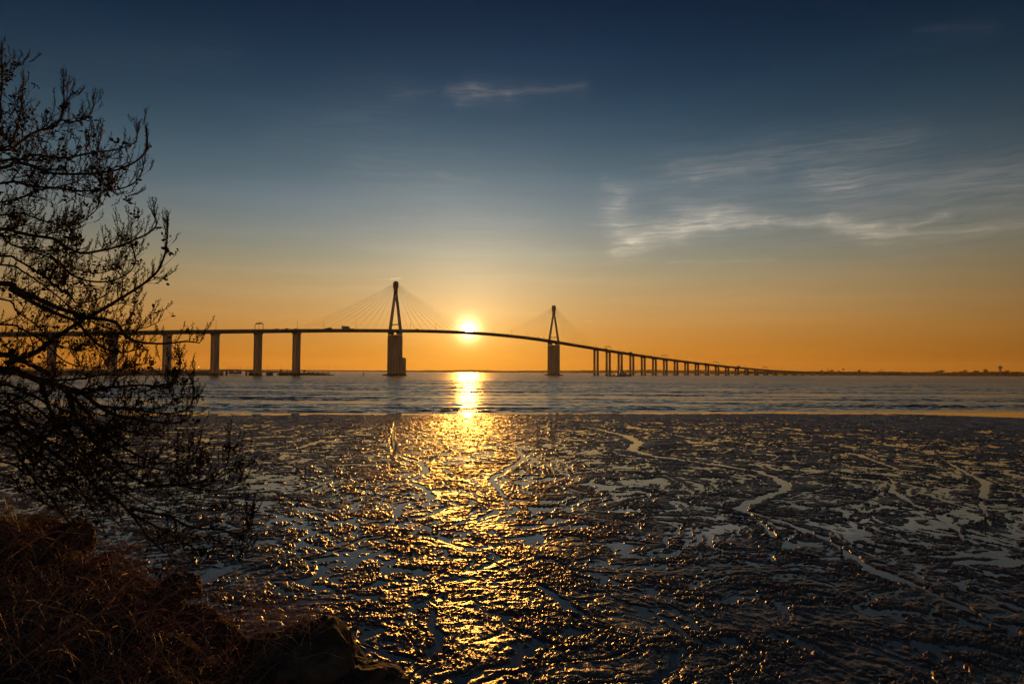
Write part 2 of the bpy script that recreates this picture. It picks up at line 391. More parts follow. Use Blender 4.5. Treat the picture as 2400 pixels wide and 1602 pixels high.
# ------------------------------------------------------------------ water
def water_mat(name, wave):
    m = bpy.data.materials.new(name); m.use_nodes = True
    t = m.node_tree; b = t.nodes['Principled BSDF']
    b.inputs['Base Color'].default_value = (.09, .064, .043, 1) if wave else (.17, .125, .085, 1)
    b.inputs['Roughness'].default_value = .2 if wave else .03
    b.inputs['IOR'].default_value = 1.333
    g = t.nodes.new('ShaderNodeNewGeometry')
    def noise(sc, det, w):
        mp = t.nodes.new('ShaderNodeMapping'); mp.inputs['Scale'].default_value = sc
        t.links.new(g.outputs['Position'], mp.inputs['Vector'])
        n = t.nodes.new('ShaderNodeTexNoise'); n.inputs['Scale'].default_value = 1; n.inputs['Detail'].default_value = det; n.inputs['Roughness'].default_value = .55
        n.inputs['Distortion'].default_value = .3
        t.links.new(mp.outputs[0], n.inputs['Vector'])
        q = t.nodes.new('ShaderNodeMath'); q.operation = 'MULTIPLY'; q.inputs[1].default_value = w
        t.links.new(n.outputs['Fac'], q.inputs[0]); return q.outputs[0]
    def nrm(sc, amp, det=2):      # slope of the ripples, straight from noise so that far ripples stay rough
        mp = t.nodes.new('ShaderNodeMapping'); mp.inputs['Scale'].default_value = sc
        t.links.new(g.outputs['Position'], mp.inputs['Vector'])
        n = t.nodes.new('ShaderNodeTexNoise'); n.inputs['Scale'].default_value = 1; n.inputs['Detail'].default_value = det; n.inputs['Roughness'].default_value = .6
        t.links.new(mp.outputs[0], n.inputs['Vector'])
        q = t.nodes.new('ShaderNodeVectorMath'); q.operation = 'SUBTRACT'; q.inputs[1].default_value = (.5, .5, .5); t.links.new(n.outputs['Color'], q.inputs[0])
        k = t.nodes.new('ShaderNodeVectorMath'); k.operation = 'MULTIPLY'; k.inputs[1].default_value = (*amp, 0); t.links.new(q.outputs[0], k.inputs[0])
        return k.outputs[0]
    def vadd(x, y):
        q = t.nodes.new('ShaderNodeVectorMath'); t.links.new(x, q.inputs[0])
        if isinstance(y, tuple): q.inputs[1].default_value = y
        else: t.links.new(y, q.inputs[1])
        return q.outputs[0]
    if wave:                           # near waves are modelled; far ones only roughen the surface
        v = vadd(nrm((1.1, 3.2, 1), (.18, .9)), nrm((.12, .4, 1), (.06, .9), 3))
        sx = t.nodes.new('ShaderNodeSeparateXYZ'); t.links.new(g.outputs['Position'], sx.inputs[0])
        mu = t.nodes.new('ShaderNodeMapRange'); t.links.new(sx.outputs[1], mu.inputs['Value'])
        mu.inputs['From Min'].default_value = 106; mu.inputs['From Max'].default_value = 420; mu.inputs['To Min'].default_value = .30; mu.inputs['To Max'].default_value = 1.0
        sc = t.nodes.new('ShaderNodeVectorMath'); sc.operation = 'SCALE'; t.links.new(v, sc.inputs[0]); t.links.new(mu.outputs[0], sc.inputs['Scale'])
        v = vadd(sc.outputs[0], g.outputs['Normal'])
        q = t.nodes.new('ShaderNodeVectorMath'); q.operation = 'NORMALIZE'; t.links.new(v, q.inputs[0]); t.links.new(q.outputs[0], b.inputs['Normal'])
        rm = t.nodes.new('ShaderNodeMapRange'); t.links.new(sx.outputs[1], rm.inputs['Value'])
        rm.inputs['From Min'].default_value = 150; rm.inputs['From Max'].default_value = 520; rm.inputs['To Min'].default_value = .15; rm.inputs['To Max'].default_value = .27
        t.links.new(rm.outputs[0], b.inputs['Roughness'])
        return m
    else:
        v = vadd(nrm((3, 5, 1), (.012, .02)), nrm((20, 30, 1), (.010, .010)))
    v = vadd(v, (0, 0, 1))
    q = t.nodes.new('ShaderNodeVectorMath'); q.operation = 'NORMALIZE'; t.links.new(v, q.inputs[0]); t.links.new(q.outputs[0], b.inputs['Normal'])
    return m
def sheet(name, xs, ys, zc, m):
    X, Y = np.meshgrid(np.array(xs, float), np.array(ys, float))
    return grid_mesh(name, X, Y, np.full_like(X, zc), m, smooth=False)
M['sea'] = water_mat('sea_surface', True)
tag(sheet('open_water', [-7500, -2000, -300, 300, 2000, 8300], [-500, 0, 100, 400, 1500, 4000, 7900], -.22, M['sea']), kind='structure')
av = np.linspace(rad(-50), rad(50), 760)
rr = [80.0]
while rr[-1] < 7900: rr.append(rr[-1] + max(.26, .0018 * rr[-1], (rr[-1] - 420) * .06))
AA, RR = np.meshgrid(av, np.array(rr))
X = (RR * np.sin(AA)).astype(np.float32); Y = (RR * np.cos(AA)).astype(np.float32)
gust = np.clip(.85 + .8 * perlin(X * .008, Y * .045, 201) + .9 * perlin(X * .025, Y * .13, 202), .12, 2.0)
wX = X + 2 * perlin(X * .05, Y * .05, 203); wY = Y + 1.2 * perlin(X * .06, Y * .09, 204)
Z = .15 * perlin(wX * .10, wY * .36, 205) + .11 * perlin(wX * .27, wY * .85, 206) + .055 * perlin(wX * .7, wY * 1.9, 207)
shal = np.clip((Y - .118 * X - 98 + 3 * perlin(X * .05, Y * .08, 208)) / 10, 0, 1)
Z = Z * gust * (.12 + .88 * shal) * np.clip((900 - RR) / 500, 0, 1) - .03 * np.clip((118 - (Y - .118 * X)) / 30, 0, 1)
tag(grid_mesh('sea_water', X, Y, Z, M['sea']), kind='structure')
ed = MB()                       # the still water lying in the hollows of the mud, up to the edge of the tide
EDGE = lambda x: 101.0 + .118 * x
xs = np.arange(-260, 301, 2.5)
ee = EDGE(xs) - 1.0 + 3.0 * perlin(xs * .025, xs * 0 + .3, 7) + 1.6 * perlin(xs * .09, xs * 0 + 4.3, 8) + 1.2 * perlin(xs * .3, xs * 0 + 8.1, 9)
for a, b, e0, e1 in zip(xs[:-1], xs[1:], ee[:-1], ee[1:]):
    ed.add([(a, -40, .004), (b, -40, .004), (b, e1, .004), (a, e0, .004)], [(0, 1, 2, 3)])
tag(ed.build('tidal_pool_water', water_mat('pool_surface', False)), kind='structure')

# ------------------------------------------------------------------ mudflat
NA, NR = 1500, 1250
av = np.linspace(rad(-50), rad(48), NA)
rr = [7.0]
while rr[-1] < 118: rr.append(rr[-1] + (.0100 + .00165 * rr[-1]))
rr = np.array(rr)
AA, RR = np.meshgrid(av, rr)
RR = RR * (1 + 0 * AA)
X = (RR * np.sin(AA)).astype(np.float32); Y = (RR * np.cos(AA)).astype(np.float32)
CHANNELS = [   # creeks in the mud, traced on the ground: (points in the photograph, width in metres)
 ([(1290, 985), (1400, 1005), (1470, 1022), (1500, 1038), (1478, 1052), (1520, 1066), (1620, 1080), (1700, 1092), (1775, 1104), (1815, 1118), (1842, 1136), (1838, 1150), (1790, 1166), (1745, 1182), (1738, 1196), (1800, 1212), (1850, 1228), (1910, 1252), (1960, 1276), (1990, 1302), (2060, 1340), (2150, 1376), (2250, 1420), (2330, 1460)], .46),
 ([(1738, 1190), (1790, 1230), (1810, 1256), (1866, 1272)], .30),
 ([(2070, 1110), (2095, 1128), (2090, 1150), (2140, 1180), (2210, 1210), (2250, 1250), (2262, 1280)], .26),
 ([(2200, 1070), (2250, 1100), (2310, 1130), (2300, 1180), (2330, 1250)], .24),
 ([(1800, 1030), (1900, 1050), (2000, 1062), (2080, 1090), (2130, 1110)], .35),
 ([(925, 985), (918, 1030), (925, 1062), (985, 1084), (1000, 1104), (958, 1128), (1005, 1150), (1010, 1170), (940, 1180), (930, 1210), (1010, 1230)], .28),
 ([(1150, 1030), (1215, 1055), (1230, 1075), (1190, 1100), (1150, 1125), (1180, 1160), (1195, 1200)], .30),
 ([(1200, 1240), (1330, 1256), (1480, 1268), (1600, 1284), (1720, 1276)], .26),
 ([(1120, 1300), (1180, 1330), (1260, 1370), (1330, 1420), (1400, 1460), (1500, 1490)], .20),
 ([(820, 1500), (900, 1535), (980, 1555), (1060, 1575)], .22),
 ([(950, 1395), (1060, 1370), (1150, 1350)], .16),
 ([(500, 1080), (600, 1065), (700, 1050), (760, 1030), (850, 1020)], .35),
 ([(560, 1180), (680, 1160), (790, 1120), (880, 1100)], .30),
 ([(620, 1330), (760, 1300), (860, 1260), (960, 1250)], .30),
 ([(1260, 1560), (1420, 1545), (1560, 1500), (1700, 1480), (1830, 1490)], .2),
]
def mud_height(X, Y):
    R = np.sqrt(X * X + Y * Y)
    # the flat drains towards the channel under the main span: coordinates along and across that fall
    cx, cy = X - 6.0, Y - 128.0
    rho = np.sqrt(cx * cx + cy * cy); th = np.arctan2(cx, -cy)
    U = th * 68.0; V = rho * .52
    wx = perlin(X * .18, Y * .18, 1) * 2.0 + perlin(X * .8, Y * .8, 2) * .42 + perlin(X * 3.0, Y * 3.0, 5) * .10
    wy = perlin(X * .18, Y * .18, 3) * 1.4 + perlin(X * .8, Y * .8, 4) * .36 + perlin(X * 3.0, Y * 3.0, 6) * .10
    x = U + wx; y = V + wy
    n1 = fbm(x * .6, y * .6, 3, 10)
    rid = 1 - np.abs(perlin(x * .72, y * .72, 20)) * 2.4
    rid2 = 1 - np.abs(perlin(x * 2.3, y * 2.3, 23)) * 2.4
    rid3 = 1 - np.abs(perlin(x * 5.4, y * 5.4, 26)) * 2.4
    n2 = fbm(x * 3.2, y * 3.2, 4, 30, .58)
    near = np.clip((30 - R) / 16, 0, 1)
    cover = .36 + .20 * near + .07 * perlin(X * .07, Y * .05, 40) + .05 * np.clip((R - 84) / 14, 0, 1)
    h = cover + .13 * n1 + .17 * n2 - .42 * np.clip(rid, 0, 1) ** 4 - .34 * np.clip(rid2, 0, 1) ** 3 - .16 * np.clip(rid3, 0, 1) ** 3
    # share of standing water by distance from the bank: little near the bank, more further out
    qs = []; rb = [9, 13, 17, 21, 26, 32, 40, 50, 62, 76, 90, 104]; wf = [.12, .15, .19, .25, .31, .36, .39, .40, .38, .34, .26, .16]
    vis = np.abs(np.arctan2(X, Y)) < .66
    for r0, f in zip(rb, wf):
        sel = vis & (np.abs(R - r0) < r0 * .14)
        qs.append(float(np.quantile(h[sel][::7], f)) if sel.any() else 0.0)
    h = h - np.interp(R, rb, qs).astype(np.float32)
    # creeks
    wob = perlin(X * .8, Y * .8, 50) * .22 + perlin(X * 2.2, Y * 2.2, 51) * .08
    for pts, w in CHANNELS:
        g = [ground(px, py) for px, py in pts]
        g = [(p.x, p.y) for p in g]
        lo = (min(p[0] for p in g) - 4, min(p[1] for p in g) - 4); hi = (max(p[0] for p in g) + 4, max(p[1] for p in g) + 4)
        msk = (X > lo[0]) & (X < hi[0]) & (Y > lo[1]) & (Y < hi[1])
        xx = X[msk]; yy = Y[msk]; d = np.full(xx.shape, 99.0, np.float32)
        nseg = len(g) - 1
        for seg, ((ax, ay), (bx, by)) in enumerate(zip(g[:-1], g[1:])):
            dx, dy = bx - ax, by - ay; l2 = dx * dx + dy * dy + 1e-9
            t = np.clip(((xx - ax) * dx + (yy - ay) * dy) / l2, 0, 1)
            dd = np.hypot(xx - ax - t * dx, yy - ay - t * dy)
            kk = seg + t; tp = np.minimum(1.0, np.minimum(kk / 2.0 + .12, (nseg - kk) / 2.0 + .12))
            d = np.minimum(d, dd / tp)
        far = .5 * np.clip(np.hypot(xx, yy) / 40, .7, 1.4)
        d = (d + wob[msk]) / (w * far)
        hh = h[msk]
        hh = hh + .22 * np.exp(-((d - 2.2) / 1.0) ** 2)          # a raised levee on each side
        k = np.clip((d - .75) / .7, 0, 1); k = k * k * (3 - 2 * k)
        h[msk] = hh * k - .45 * (1 - k)
    # flat-topped banks with a crisp rim
    hs = np.tanh(h * 2.6)
    land = np.clip(hs * 3, 0, 1)
    z = np.where(hs > 0, .040 * hs + .022 * np.clip(h, 0, 1.0), .10 * hs)
    # clods and crumbs standing on the silt
    c0 = np.clip(perlin(X * 8, Y * 9, 60) - .02, 0, 1); c1 = np.clip(perlin(X * 15, Y * 16, 63), 0, 1)
    c2 = np.clip(perlin(X * 26, Y * 27, 66) + .05, 0, 1); c3 = perlin(X * 38, Y * 38, 69)
    sm = np.clip(.62 + 1.1 * perlin(X * .45, Y * .7, 71), .18, 1)             # smooth silt against crumbly
    rim = 1 + .8 * np.exp(-((h - .12) / .12) ** 2)
    z = z + land * (sm * rim * (.034 * c0 + .034 * c1 + .026 * c2 + .007 * c3) + .012 * perlin(X * 2.2, Y * 4.0, 75))
    z = z + .010 * perlin(X * 4, Y * 4, 80)
    e = (101.0 + .118 * X - Y) + 2.4 * perlin(X * .03, Y * .05, 90) + 2.2 * perlin(X * .11, Y * .2, 91) + 1.6 * perlin(X * .5, Y * .8, 92)
    z = z - .10 * np.clip(1 - e / 6.0, 0, 6)
    return z.astype(np.float32)
Z = mud_height(X, Y)
mm = bpy.data.materials.new('wet_mud'); mm.use_nodes = True
t = mm.node_tree; b = t.nodes['Principled BSDF']
g = t.nodes.new('ShaderNodeNewGeometry')
n = t.nodes.new('ShaderNodeTexNoise'); n.inputs['Scale'].default_value = 1.7; n.inputs['Detail'].default_value = 8
t.links.new(g.outputs['Position'], n.inputs['Vector'])
r = t.nodes.new('ShaderNodeValToRGB'); r.color_ramp.elements[0].position = .35; r.color_ramp.elements[1].position = .68
r.color_ramp.elements[0].color = (.13, .10, .075, 1); r.color_ramp.elements[1].color = (.25, .195, .145, 1)
t.links.new(n.outputs['Fac'], r.inputs['Fac']); t.links.new(r.outputs['Color'], b.inputs['Base Color'])
n2 = t.nodes.new('ShaderNodeTexNoise'); n2.inputs['Scale'].default_value = 55; n2.inputs['Detail'].default_value = 2; n2.inputs['Roughness'].default_value = .6
t.links.new(g.outputs['Position'], n2.inputs['Vector'])
q = t.nodes.new('ShaderNodeVectorMath'); q.operation = 'SUBTRACT'; q.inputs[1].default_value = (.5, .5, .5); t.links.new(n2.outputs['Color'], q.inputs[0])
k = t.nodes.new('ShaderNodeVectorMath'); k.operation = 'SCALE'; k.inputs['Scale'].default_value = 1.25; t.links.new(q.outputs[0], k.inputs[0])
ad = t.nodes.new('ShaderNodeVectorMath'); t.links.new(k.outputs[0], ad.inputs[0]); t.links.new(g.outputs['Normal'], ad.inputs[1])
nz = t.nodes.new('ShaderNodeVectorMath'); nz.operation = 'NORMALIZE'; t.links.new(ad.outputs[0], nz.inputs[0]); t.links.new(nz.outputs[0], b.inputs['Normal'])
b.inputs['Roughness'].default_value = .36; b.inputs['IOR'].default_value = 1.42
tag(grid_mesh('mudflat', X, Y, Z, mm), kind='structure')
del X, Y, Z, AA, RR
#@@PART2
# ------------------------------------------------------------------ the bridge
T1 = Vector((-160, 933)); H1 = math.atan2(237, 327); HL = math.atan2(.6, .797)
STEP = 1.0
_s = [0.0]; _p = [T1.copy()]
def heading(s):
    if s < -20: return HL
    if s < 404: return H1
    if s < 564: return rad(35.9)
    return rad(39.5) + max(0, s - 564) * .0003
pp = T1.copy(); fwd = []
s_ = 0.0
while s_ < 2350:
    h = heading(s_ + .5); pp = pp + Vector((math.sin(h), math.cos(h))) * STEP; s_ += STEP; fwd.append((s_, pp.copy()))
pp = T1.copy(); bwd = []; s_ = 0.0
while s_ > -1000:
    h = heading(s_ - .5); pp = pp - Vector((math.sin(h), math.cos(h))) * STEP; s_ -= STEP; bwd.append((s_, pp.copy()))
PATH = list(reversed(bwd)) + [(0.0, T1.copy())] + fwd
PS = np.array([p[0] for p in PATH]); PX = np.array([p[1].x for p in PATH]); PY = np.array([p[1].y for p in PATH])
def smooth(a, w):
    k = np.ones(w) / w; return np.convolve(np.pad(a, w // 2, mode='edge'), k, mode='valid')[:len(a)]
PX2 = smooth(PX, 61); PY2 = smooth(PY, 61); PX2[:60] = PX[:60]; PY2[:60] = PY[:60]; PX2[-60:] = PX[-60:]; PY2[-60:] = PY[-60:]
zt = np.interp(PS, [-1000, -700, -411, -259, -100, 0, 60, 120, 202, 284, 344, 404, 564, 799, 1128, 1363, 1500, 1800, 2350],
               [8, 23.5, 39.4, 49.3, 58.6, 63.4, 66.2, 67.9, 69, 68.1, 66.6, 63.8, 55.8, 42, 24.6, 15, 12.5, 11.5, 11])
ZT = smooth(zt, 81)
ZT[:80] = zt[:80]; ZT[-80:] = zt[-80:]
def bp(s, off=0.0, z=None):
    """point on the bridge: distance s along it, off metres to the right, z above the parapet top"""
    x = np.interp(s, PS, PX2); y = np.interp(s, PS, PY2)
    x1 = np.interp(s + 1, PS, PX2) - np.interp(s - 1, PS, PX2); y1 = np.interp(s + 1, PS, PY2) - np.interp(s - 1, PS, PY2)
    l = math.hypot(x1, y1); tx, ty = x1 / l, y1 / l
    zz = np.interp(s, PS, ZT) if z is None else z
    return Vector((x + ty * off, y - tx * off, zz)), Vector((tx, ty, 0)), Vector((ty, -tx, 0))
def top(s): return float(np.interp(s, PS, ZT))
_px = []
for s in PS:
    p, _, _ = bp(float(s))
    d = MR.transposed() @ (p - CAM)
    _px.append(1200 + F * d.x / -d.z)
_px = np.array(_px)
def s_of(px): return float(np.interp(px, _px, PS))

bridge = empty('cable_stayed_bridge', tuple(bp(0, 0, 0)[0]))
tag(bridge, 'long cable-stayed road bridge with two A-shaped pylons crossing the estuary', 'bridge')
BI = Matrix.Translation(-bridge.location)
def bpart(mb, name, m, parent=None, smooth=False):
    o = mb.build(name, m, parent or bridge, smooth)
    o.data.transform(BI)
    return o
PAR = 1.15                                        # parapet height
def sweep(prof, s0, s1, ds):
    """prof: (offset, height relative to parapet top), closed"""
    mb = MB(); n = len(prof); ss = np.arange(s0, s1 + .1, ds); vs = []
    for s in ss:
        for o_, h in prof:
            p, _, _ = bp(float(s), o_); vs.append((p.x, p.y, p.z + h))
    fs = []
    for i in range(len(ss) - 1):
        for k in range(n):
            a = i * n + k; b = i * n + (k + 1) % n
            fs.append((a, b, b + n, a + n))
    fs.append(tuple(range(n))); fs.append(tuple((len(ss) - 1) * n + k for k in range(n - 1, -1, -1)))
    mb.add(vs, fs); return mb
DK = [(-7.4, -PAR), (7.4, -PAR), (7.4, -PAR - .7), (6.0, -PAR - 1.3), (4.2, -PAR - 3.4), (-4.2, -PAR - 3.4), (-6.0, -PAR - 1.3), (-7.4, -PAR - .7)]
bpart(sweep(DK, -990, 2340, 6), 'deck', M['deck'])
for o_ in (-7.25, 7.25):
    bpart(sweep([(o_ - .15, -PAR + .01), (o_ + .15, -PAR + .01), (o_ + .15, -PAR + .55), (o_ - .15, -PAR + .55)], -990, 2340, 6), 'parapet', M['concrete'])
    r_ = MB()
    for h in (-.12, -.45):
        r_.tube([bp(float(s), o_)[0] + Vector((0, 0, h)) for s in np.arange(-990, 2300, 8)], .07, 4)
    for s in np.arange(-760, 1000, 3.0):
        p, t_, n_ = bp(float(s), o_); r_.box(p + Vector((0, 0, -.32)), (.12, .12, .62), t_, n_)
    bpart(r_, 'railing', M['dark'])
bpart(sweep([(-6.9, -PAR + .3), (6.9, -PAR + .3), (6.9, -PAR - .02), (-6.9, -PAR - .02)], -990, 2340, 6), 'roadway', M['road'])
UND = -PAR - 3.4
pier_s = [-158 - 50.7 * k for k in range(0, 15)] + [564 + 47 * k for k in range(0, 27)]
for s in pier_s:
    c, t_, n_ = bp(s)
    zt_ = top(s) + UND + .05
    hc = .9 if zt_ < 15 else 1.7
    sh = MB()
    pr = empty('pier', (0, 0, 0)); pr.parent = bridge
    wl, wt = (4.0, 3.1) if zt_ > 13 else (3.0, 3.0)
    for sg in (-1, 1):
        m_ = MB(); b0 = c + n_ * (sg * 3.75)
        hz_ = zt_ - hc
        m_.box((b0.x, b0.y, (hz_ - 1) / 2), (wl, wt, hz_ + 1), t_, n_)
        bpart(m_, 'column', M['concrete'], pr)
    m_ = MB()
    m_.box((c.x, c.y, zt_ - hc / 2), (wl + .5, 11.2, hc), t_, n_, taper=1.12, tapery=1.08)
    bpart(m_, 'pier_cap', M['concrete'], pr)
    m_ = MB(); m_.box((c.x, c.y, -.2), (wl + 2.2, 13.2, 2.4), t_, n_, taper=.94); bpart(m_, 'footing', M['concrete'], pr)
for s, cab_out in ((0.0, 158.0), (404.0, 158.0)):
    c, t_, n_ = bp(s); zt_ = top(s)
    py = empty('pylon', (0, 0, 0)); py.parent = bridge
    wt = 23.5; wl = 5.4
    zb = zt_ - PAR - 3.6
    m_ = MB(); m_.box((c.x, c.y, (zb - 3.2) / 2 - .5), (wl, wt, zb - 2.2), t_, n_, taper=.97, tapery=.985)
    for sg in (-1, 1):
        q = c + n_ * (sg * (wt / 2 - 3.6)); m_.box((q.x, q.y, zb - 1.1), (wl * .96, 7.0, 3.2), t_, n_)
        q = c + n_ * (sg * (wt / 2 - .9)); m_.box((q.x, q.y, zb / 2 - 3), (wl + .7, 1.3, zb - 8), t_, n_)
    bpart(m_, 'pylon_pier', M['concrete'], py)
    m_ = MB(); m_.box((c.x, c.y, .35), (15, 33, 2.2), t_, n_, taper=.97); m_.box((c.x, c.y, 1.6), (10, 27, .8), t_, n_)
    bpart(m_, 'pier_platform', M['concrete'], py)
    ztop = 129.0
    zj = ztop - 17.5
    for sg in (-1, 1):
        m_ = MB()
        foot = c + n_ * (sg * 10.6); foot.z = zb + .4
        head = c + n_ * (sg * 1.35); head.z = zj
        ax = (head - foot).normalized()
        nn = (n_ - ax * n_.dot(ax)).normalized()
        vs = []
        for p_, a_, b_ in ((foot, 3.6, 2.7), (head, 3.0, 2.4)):
            for i, j in ((-1, -1), (1, -1), (1, 1), (-1, 1)):
                vs.append(tuple(p_ + t_ * (i * a_ / 2) + nn * (j * b_ / 2)))
        m_.add(vs, [(3, 2, 1, 0), (4, 5, 6, 7), (0, 1, 5, 4), (1, 2, 6, 5), (2, 3, 7, 6), (3, 0, 4, 7)])
        bpart(m_, 'pylon_leg', M['steel'], py)
    m_ = MB()
    m_.box((c.x, c.y, zj + 4), (3.2, 4.9, 10), t_, n_, taper=1.0)
    m_.box((c.x, c.y, zj + 12.2), (4.2, 6.4, 7.6), t_, n_)
    m_.box((c.x, c.y, zj + 16.75), (4.0, 6.0, 1.5), t_, n_, taper=.7)
    m_.box((c.x, c.y, zj + 18.4), (.3, .3, 1.8), t_, n_)
    bpart(m_, 'pylon_head', M['dark'], py)
    # cross beam that carries the lane signals between the legs
    m_ = MB(); q = c.copy(); q.z = zt_ + 5.6
    m_.box(q, (.45, 17.6, .5), t_, n_)
    bm_ = bpart(m_, 'signal_beam', M['dark'], py)
    for k in range(4):
        m_ = MB(); q2 = c + n_ * (-4.8 + 3.2 * k); q2.z = zt_ + 6.45
        m_.box(q2, (.5, 1.5, 1.15), t_, n_); m_.box(q2 + Vector((0, 0, .75)), (.9, 1.7, .12), t_, n_)
        bpart(m_, 'lane_signal', M['dark'], bm_)
    for side in (-1, 1):
        for pl in (-1, 1):
            for k in range(9):
                ds = 32 + (cab_out - 32) * k / 8
                a, _, n2_ = bp(s + side * ds); a = a + n2_ * (pl * 6.6); a.z = top(s + side * ds) - PAR
                zc = zj + 6.5 + 8.0 * k / 8
                b_ = c + n_ * (pl * 2.4) + t_ * (side * 1.6); b_.z = zc
                pts = []
                for i in range(7):
                    f = i / 6; p_ = a.lerp(b_, f); p_.z -= (.6 + .012 * ds) * 4 * f * (1 - f); pts.append(p_)
                m_ = MB(); m_.tube(pts, .075, 5)
                bpart(m_, 'stay_cable', M['cable'])
# a made-up low block standing in for a dark smudge by the near pylon pier
c, t_, n_ = bp(0)
m_ = MB(); q = c + n_ * 15.4 + t_ * .5; m_.box((q.x, q.y, 11.8), (5.0, 6.2, 23), t_, n_); m_.box((q.x, q.y, 23.8), (3.6, 4.4, 1.2), t_, n_)
bpart(m_, 'smudge_block', M['concrete'])

# ---- gantries, masts and traffic on the bridge
def put(o, s, off=0.0, rev=False):
    p, t_, n_ = bp(s, off)
    o.location = (p.x, p.y, p.z - PAR + .31)
    o.rotation_euler = (0, 0, math.atan2(t_.y, t_.x) + (PI if rev else 0))
def copy_tree(o, parent=None):
    c = o.copy(); col.objects.link(c)
    if parent: c.parent = parent
    for ch in o.children: copy_tree(ch, c)
    return c
def make_gantry():
    r = empty('sign_gantry'); f = MB()
    for sg in (-1, 1):
        f.box((0, sg * 8.0, 3.2), (.42, .42, 6.8)); f.box((0, sg * 8.0, -.2), (.8, .8, .5))
    f.box((0, 0, 6.75), (.5, 16.4, .55))
    f.build('gantry_frame', M['dark'], r)
    for k in range(4):
        m_ = MB(); m_.box((0, -4.8 + 3.2 * k, 7.6), (.5, 1.5, 1.2)); m_.box((0, -4.8 + 3.2 * k, 8.25), (.9, 1.7, .12))
        m_.build('lane_signal', M['dark'], r)
    return r
GAN = [(607, 'sign gantry above the bridge pier two left of the left pylon'), (1424, 'sign gantry nearest the right pylon, over the second twin-column pier'),
       (1556.5, 'sign gantry halfway down the right ramp, the next one past a lorry'), (1678, 'small sign gantry low on the right ramp, past the halfway gantry'), (1793, 'smallest sign gantry at the low far end of the bridge')]
g0 = make_gantry()
for i, (px, lab) in enumerate(GAN):
    g = g0 if i == 0 else copy_tree(g0)
    put(g, s_of(px)); tag(g, lab, 'gantry', 'lane signal gantries over the bridge road')
def make_mast():
    r = empty('lamp_mast'); m_ = MB(); m_.tube([(0, 0, 0), (0, 0, 5), (0, 0, 10.5)], [.20, .16, .11], 6); m_.box((0, 0, .5), (.5, .5, 1.0))
    m_.build('mast', M['dark'], r)
    m_ = MB(); m_.tube([(0, 0, 10.4), (0, -.6, 10.8), (0, -1.5, 10.9)], .06, 5); m_.box((0, -1.8, 10.86), (.35, .9, .16)); m_.build('lamp_head', M['dark'], r)
    return r
m0 = make_mast()
MAST = [514, 615, 704.7, 766.8, 842.7, 970, 1029, 1165.8, 1206, 1243.7, 1282, 1315.5, 1381, 1404.5, 1459, 1485, 1512, 1538.8, 1589, 1613, 1637.7, 1660, 1705, 1750, 1800]
ORD = ['first', 'second', 'third', 'fourth', 'fifth', 'sixth', 'seventh', 'eighth', 'ninth', 'tenth', 'eleventh', 'twelfth', 'thirteenth', 'fourteenth', 'fifteenth', 'sixteenth', 'seventeenth', 'eighteenth']
nl = [p for p in MAST if p < 925]; nm = [p for p in MAST if 925 < p < 1297]; nr = [p for p in MAST if p > 1297]
for i, px in enumerate(MAST):
    g = m0 if i == 0 else copy_tree(m0)
    put(g, s_of(px), -6.75)
    if px in nl: lab = 'thin lamp mast on the bridge deck, %s to the left of the left pylon' % ORD[len(nl) - 1 - nl.index(px)]
    elif px in nm: lab = 'thin lamp mast on the main span, %s from the left pylon' % ORD[nm.index(px)]
    else: lab = 'thin lamp mast on the right-hand ramp, %s past the right pylon' % ORD[nr.index(px)]
    tag(g, lab, 'lamp mast', 'lamp masts along the bridge deck')
def make_car(kind, paint):
    r = empty({'car': 'car', 'van': 'van', 'lorry': 'lorry'}[kind]); b = MB(); w = MB(); gl = MB()
    if kind == 'car':
        b.box((0, 0, .62), (4.3, 1.75, .62), taper=.97); b.box((-.15, 0, 1.18), (2.5, 1.6, .56), taper=.72, tapery=.85)
        ax = (-1.3, 1.35); rr_ = .32
    elif kind == 'van':
        b.box((-.4, 0, 1.35), (4.4, 1.95, 2.0), taper=.97); b.box((2.2, 0, .95), (1.1, 1.9, 1.1), taper=.75); ax = (-1.7, 1.8); rr_ = .36
    else:
        b.box((-1.0, 0, 2.3), (8.6, 2.5, 2.9)); b.box((-.8, 0, .75), (9.2, 1.0, .3)); ax = (-4.0, -2.8, 3.6); rr_ = .5
    b.build('body', paint, r)
    if kind == 'lorry':
        cb = MB(); cb.box((4.3, 0, 1.75), (1.9, 2.4, 2.4), taper=.9); cb.build('cab', M['car_white'], r)
    for x in ax:
        for sg in (-1, 1):
            wb = MB(); yy = sg * (.78 if kind == 'car' else .88 if kind == 'van' else 1.1)
            wb.tube([(x, yy - .11, rr_), (x, yy + .11, rr_)], rr_, 10); wb.build('wheel', M['rubber'], r)
    return r
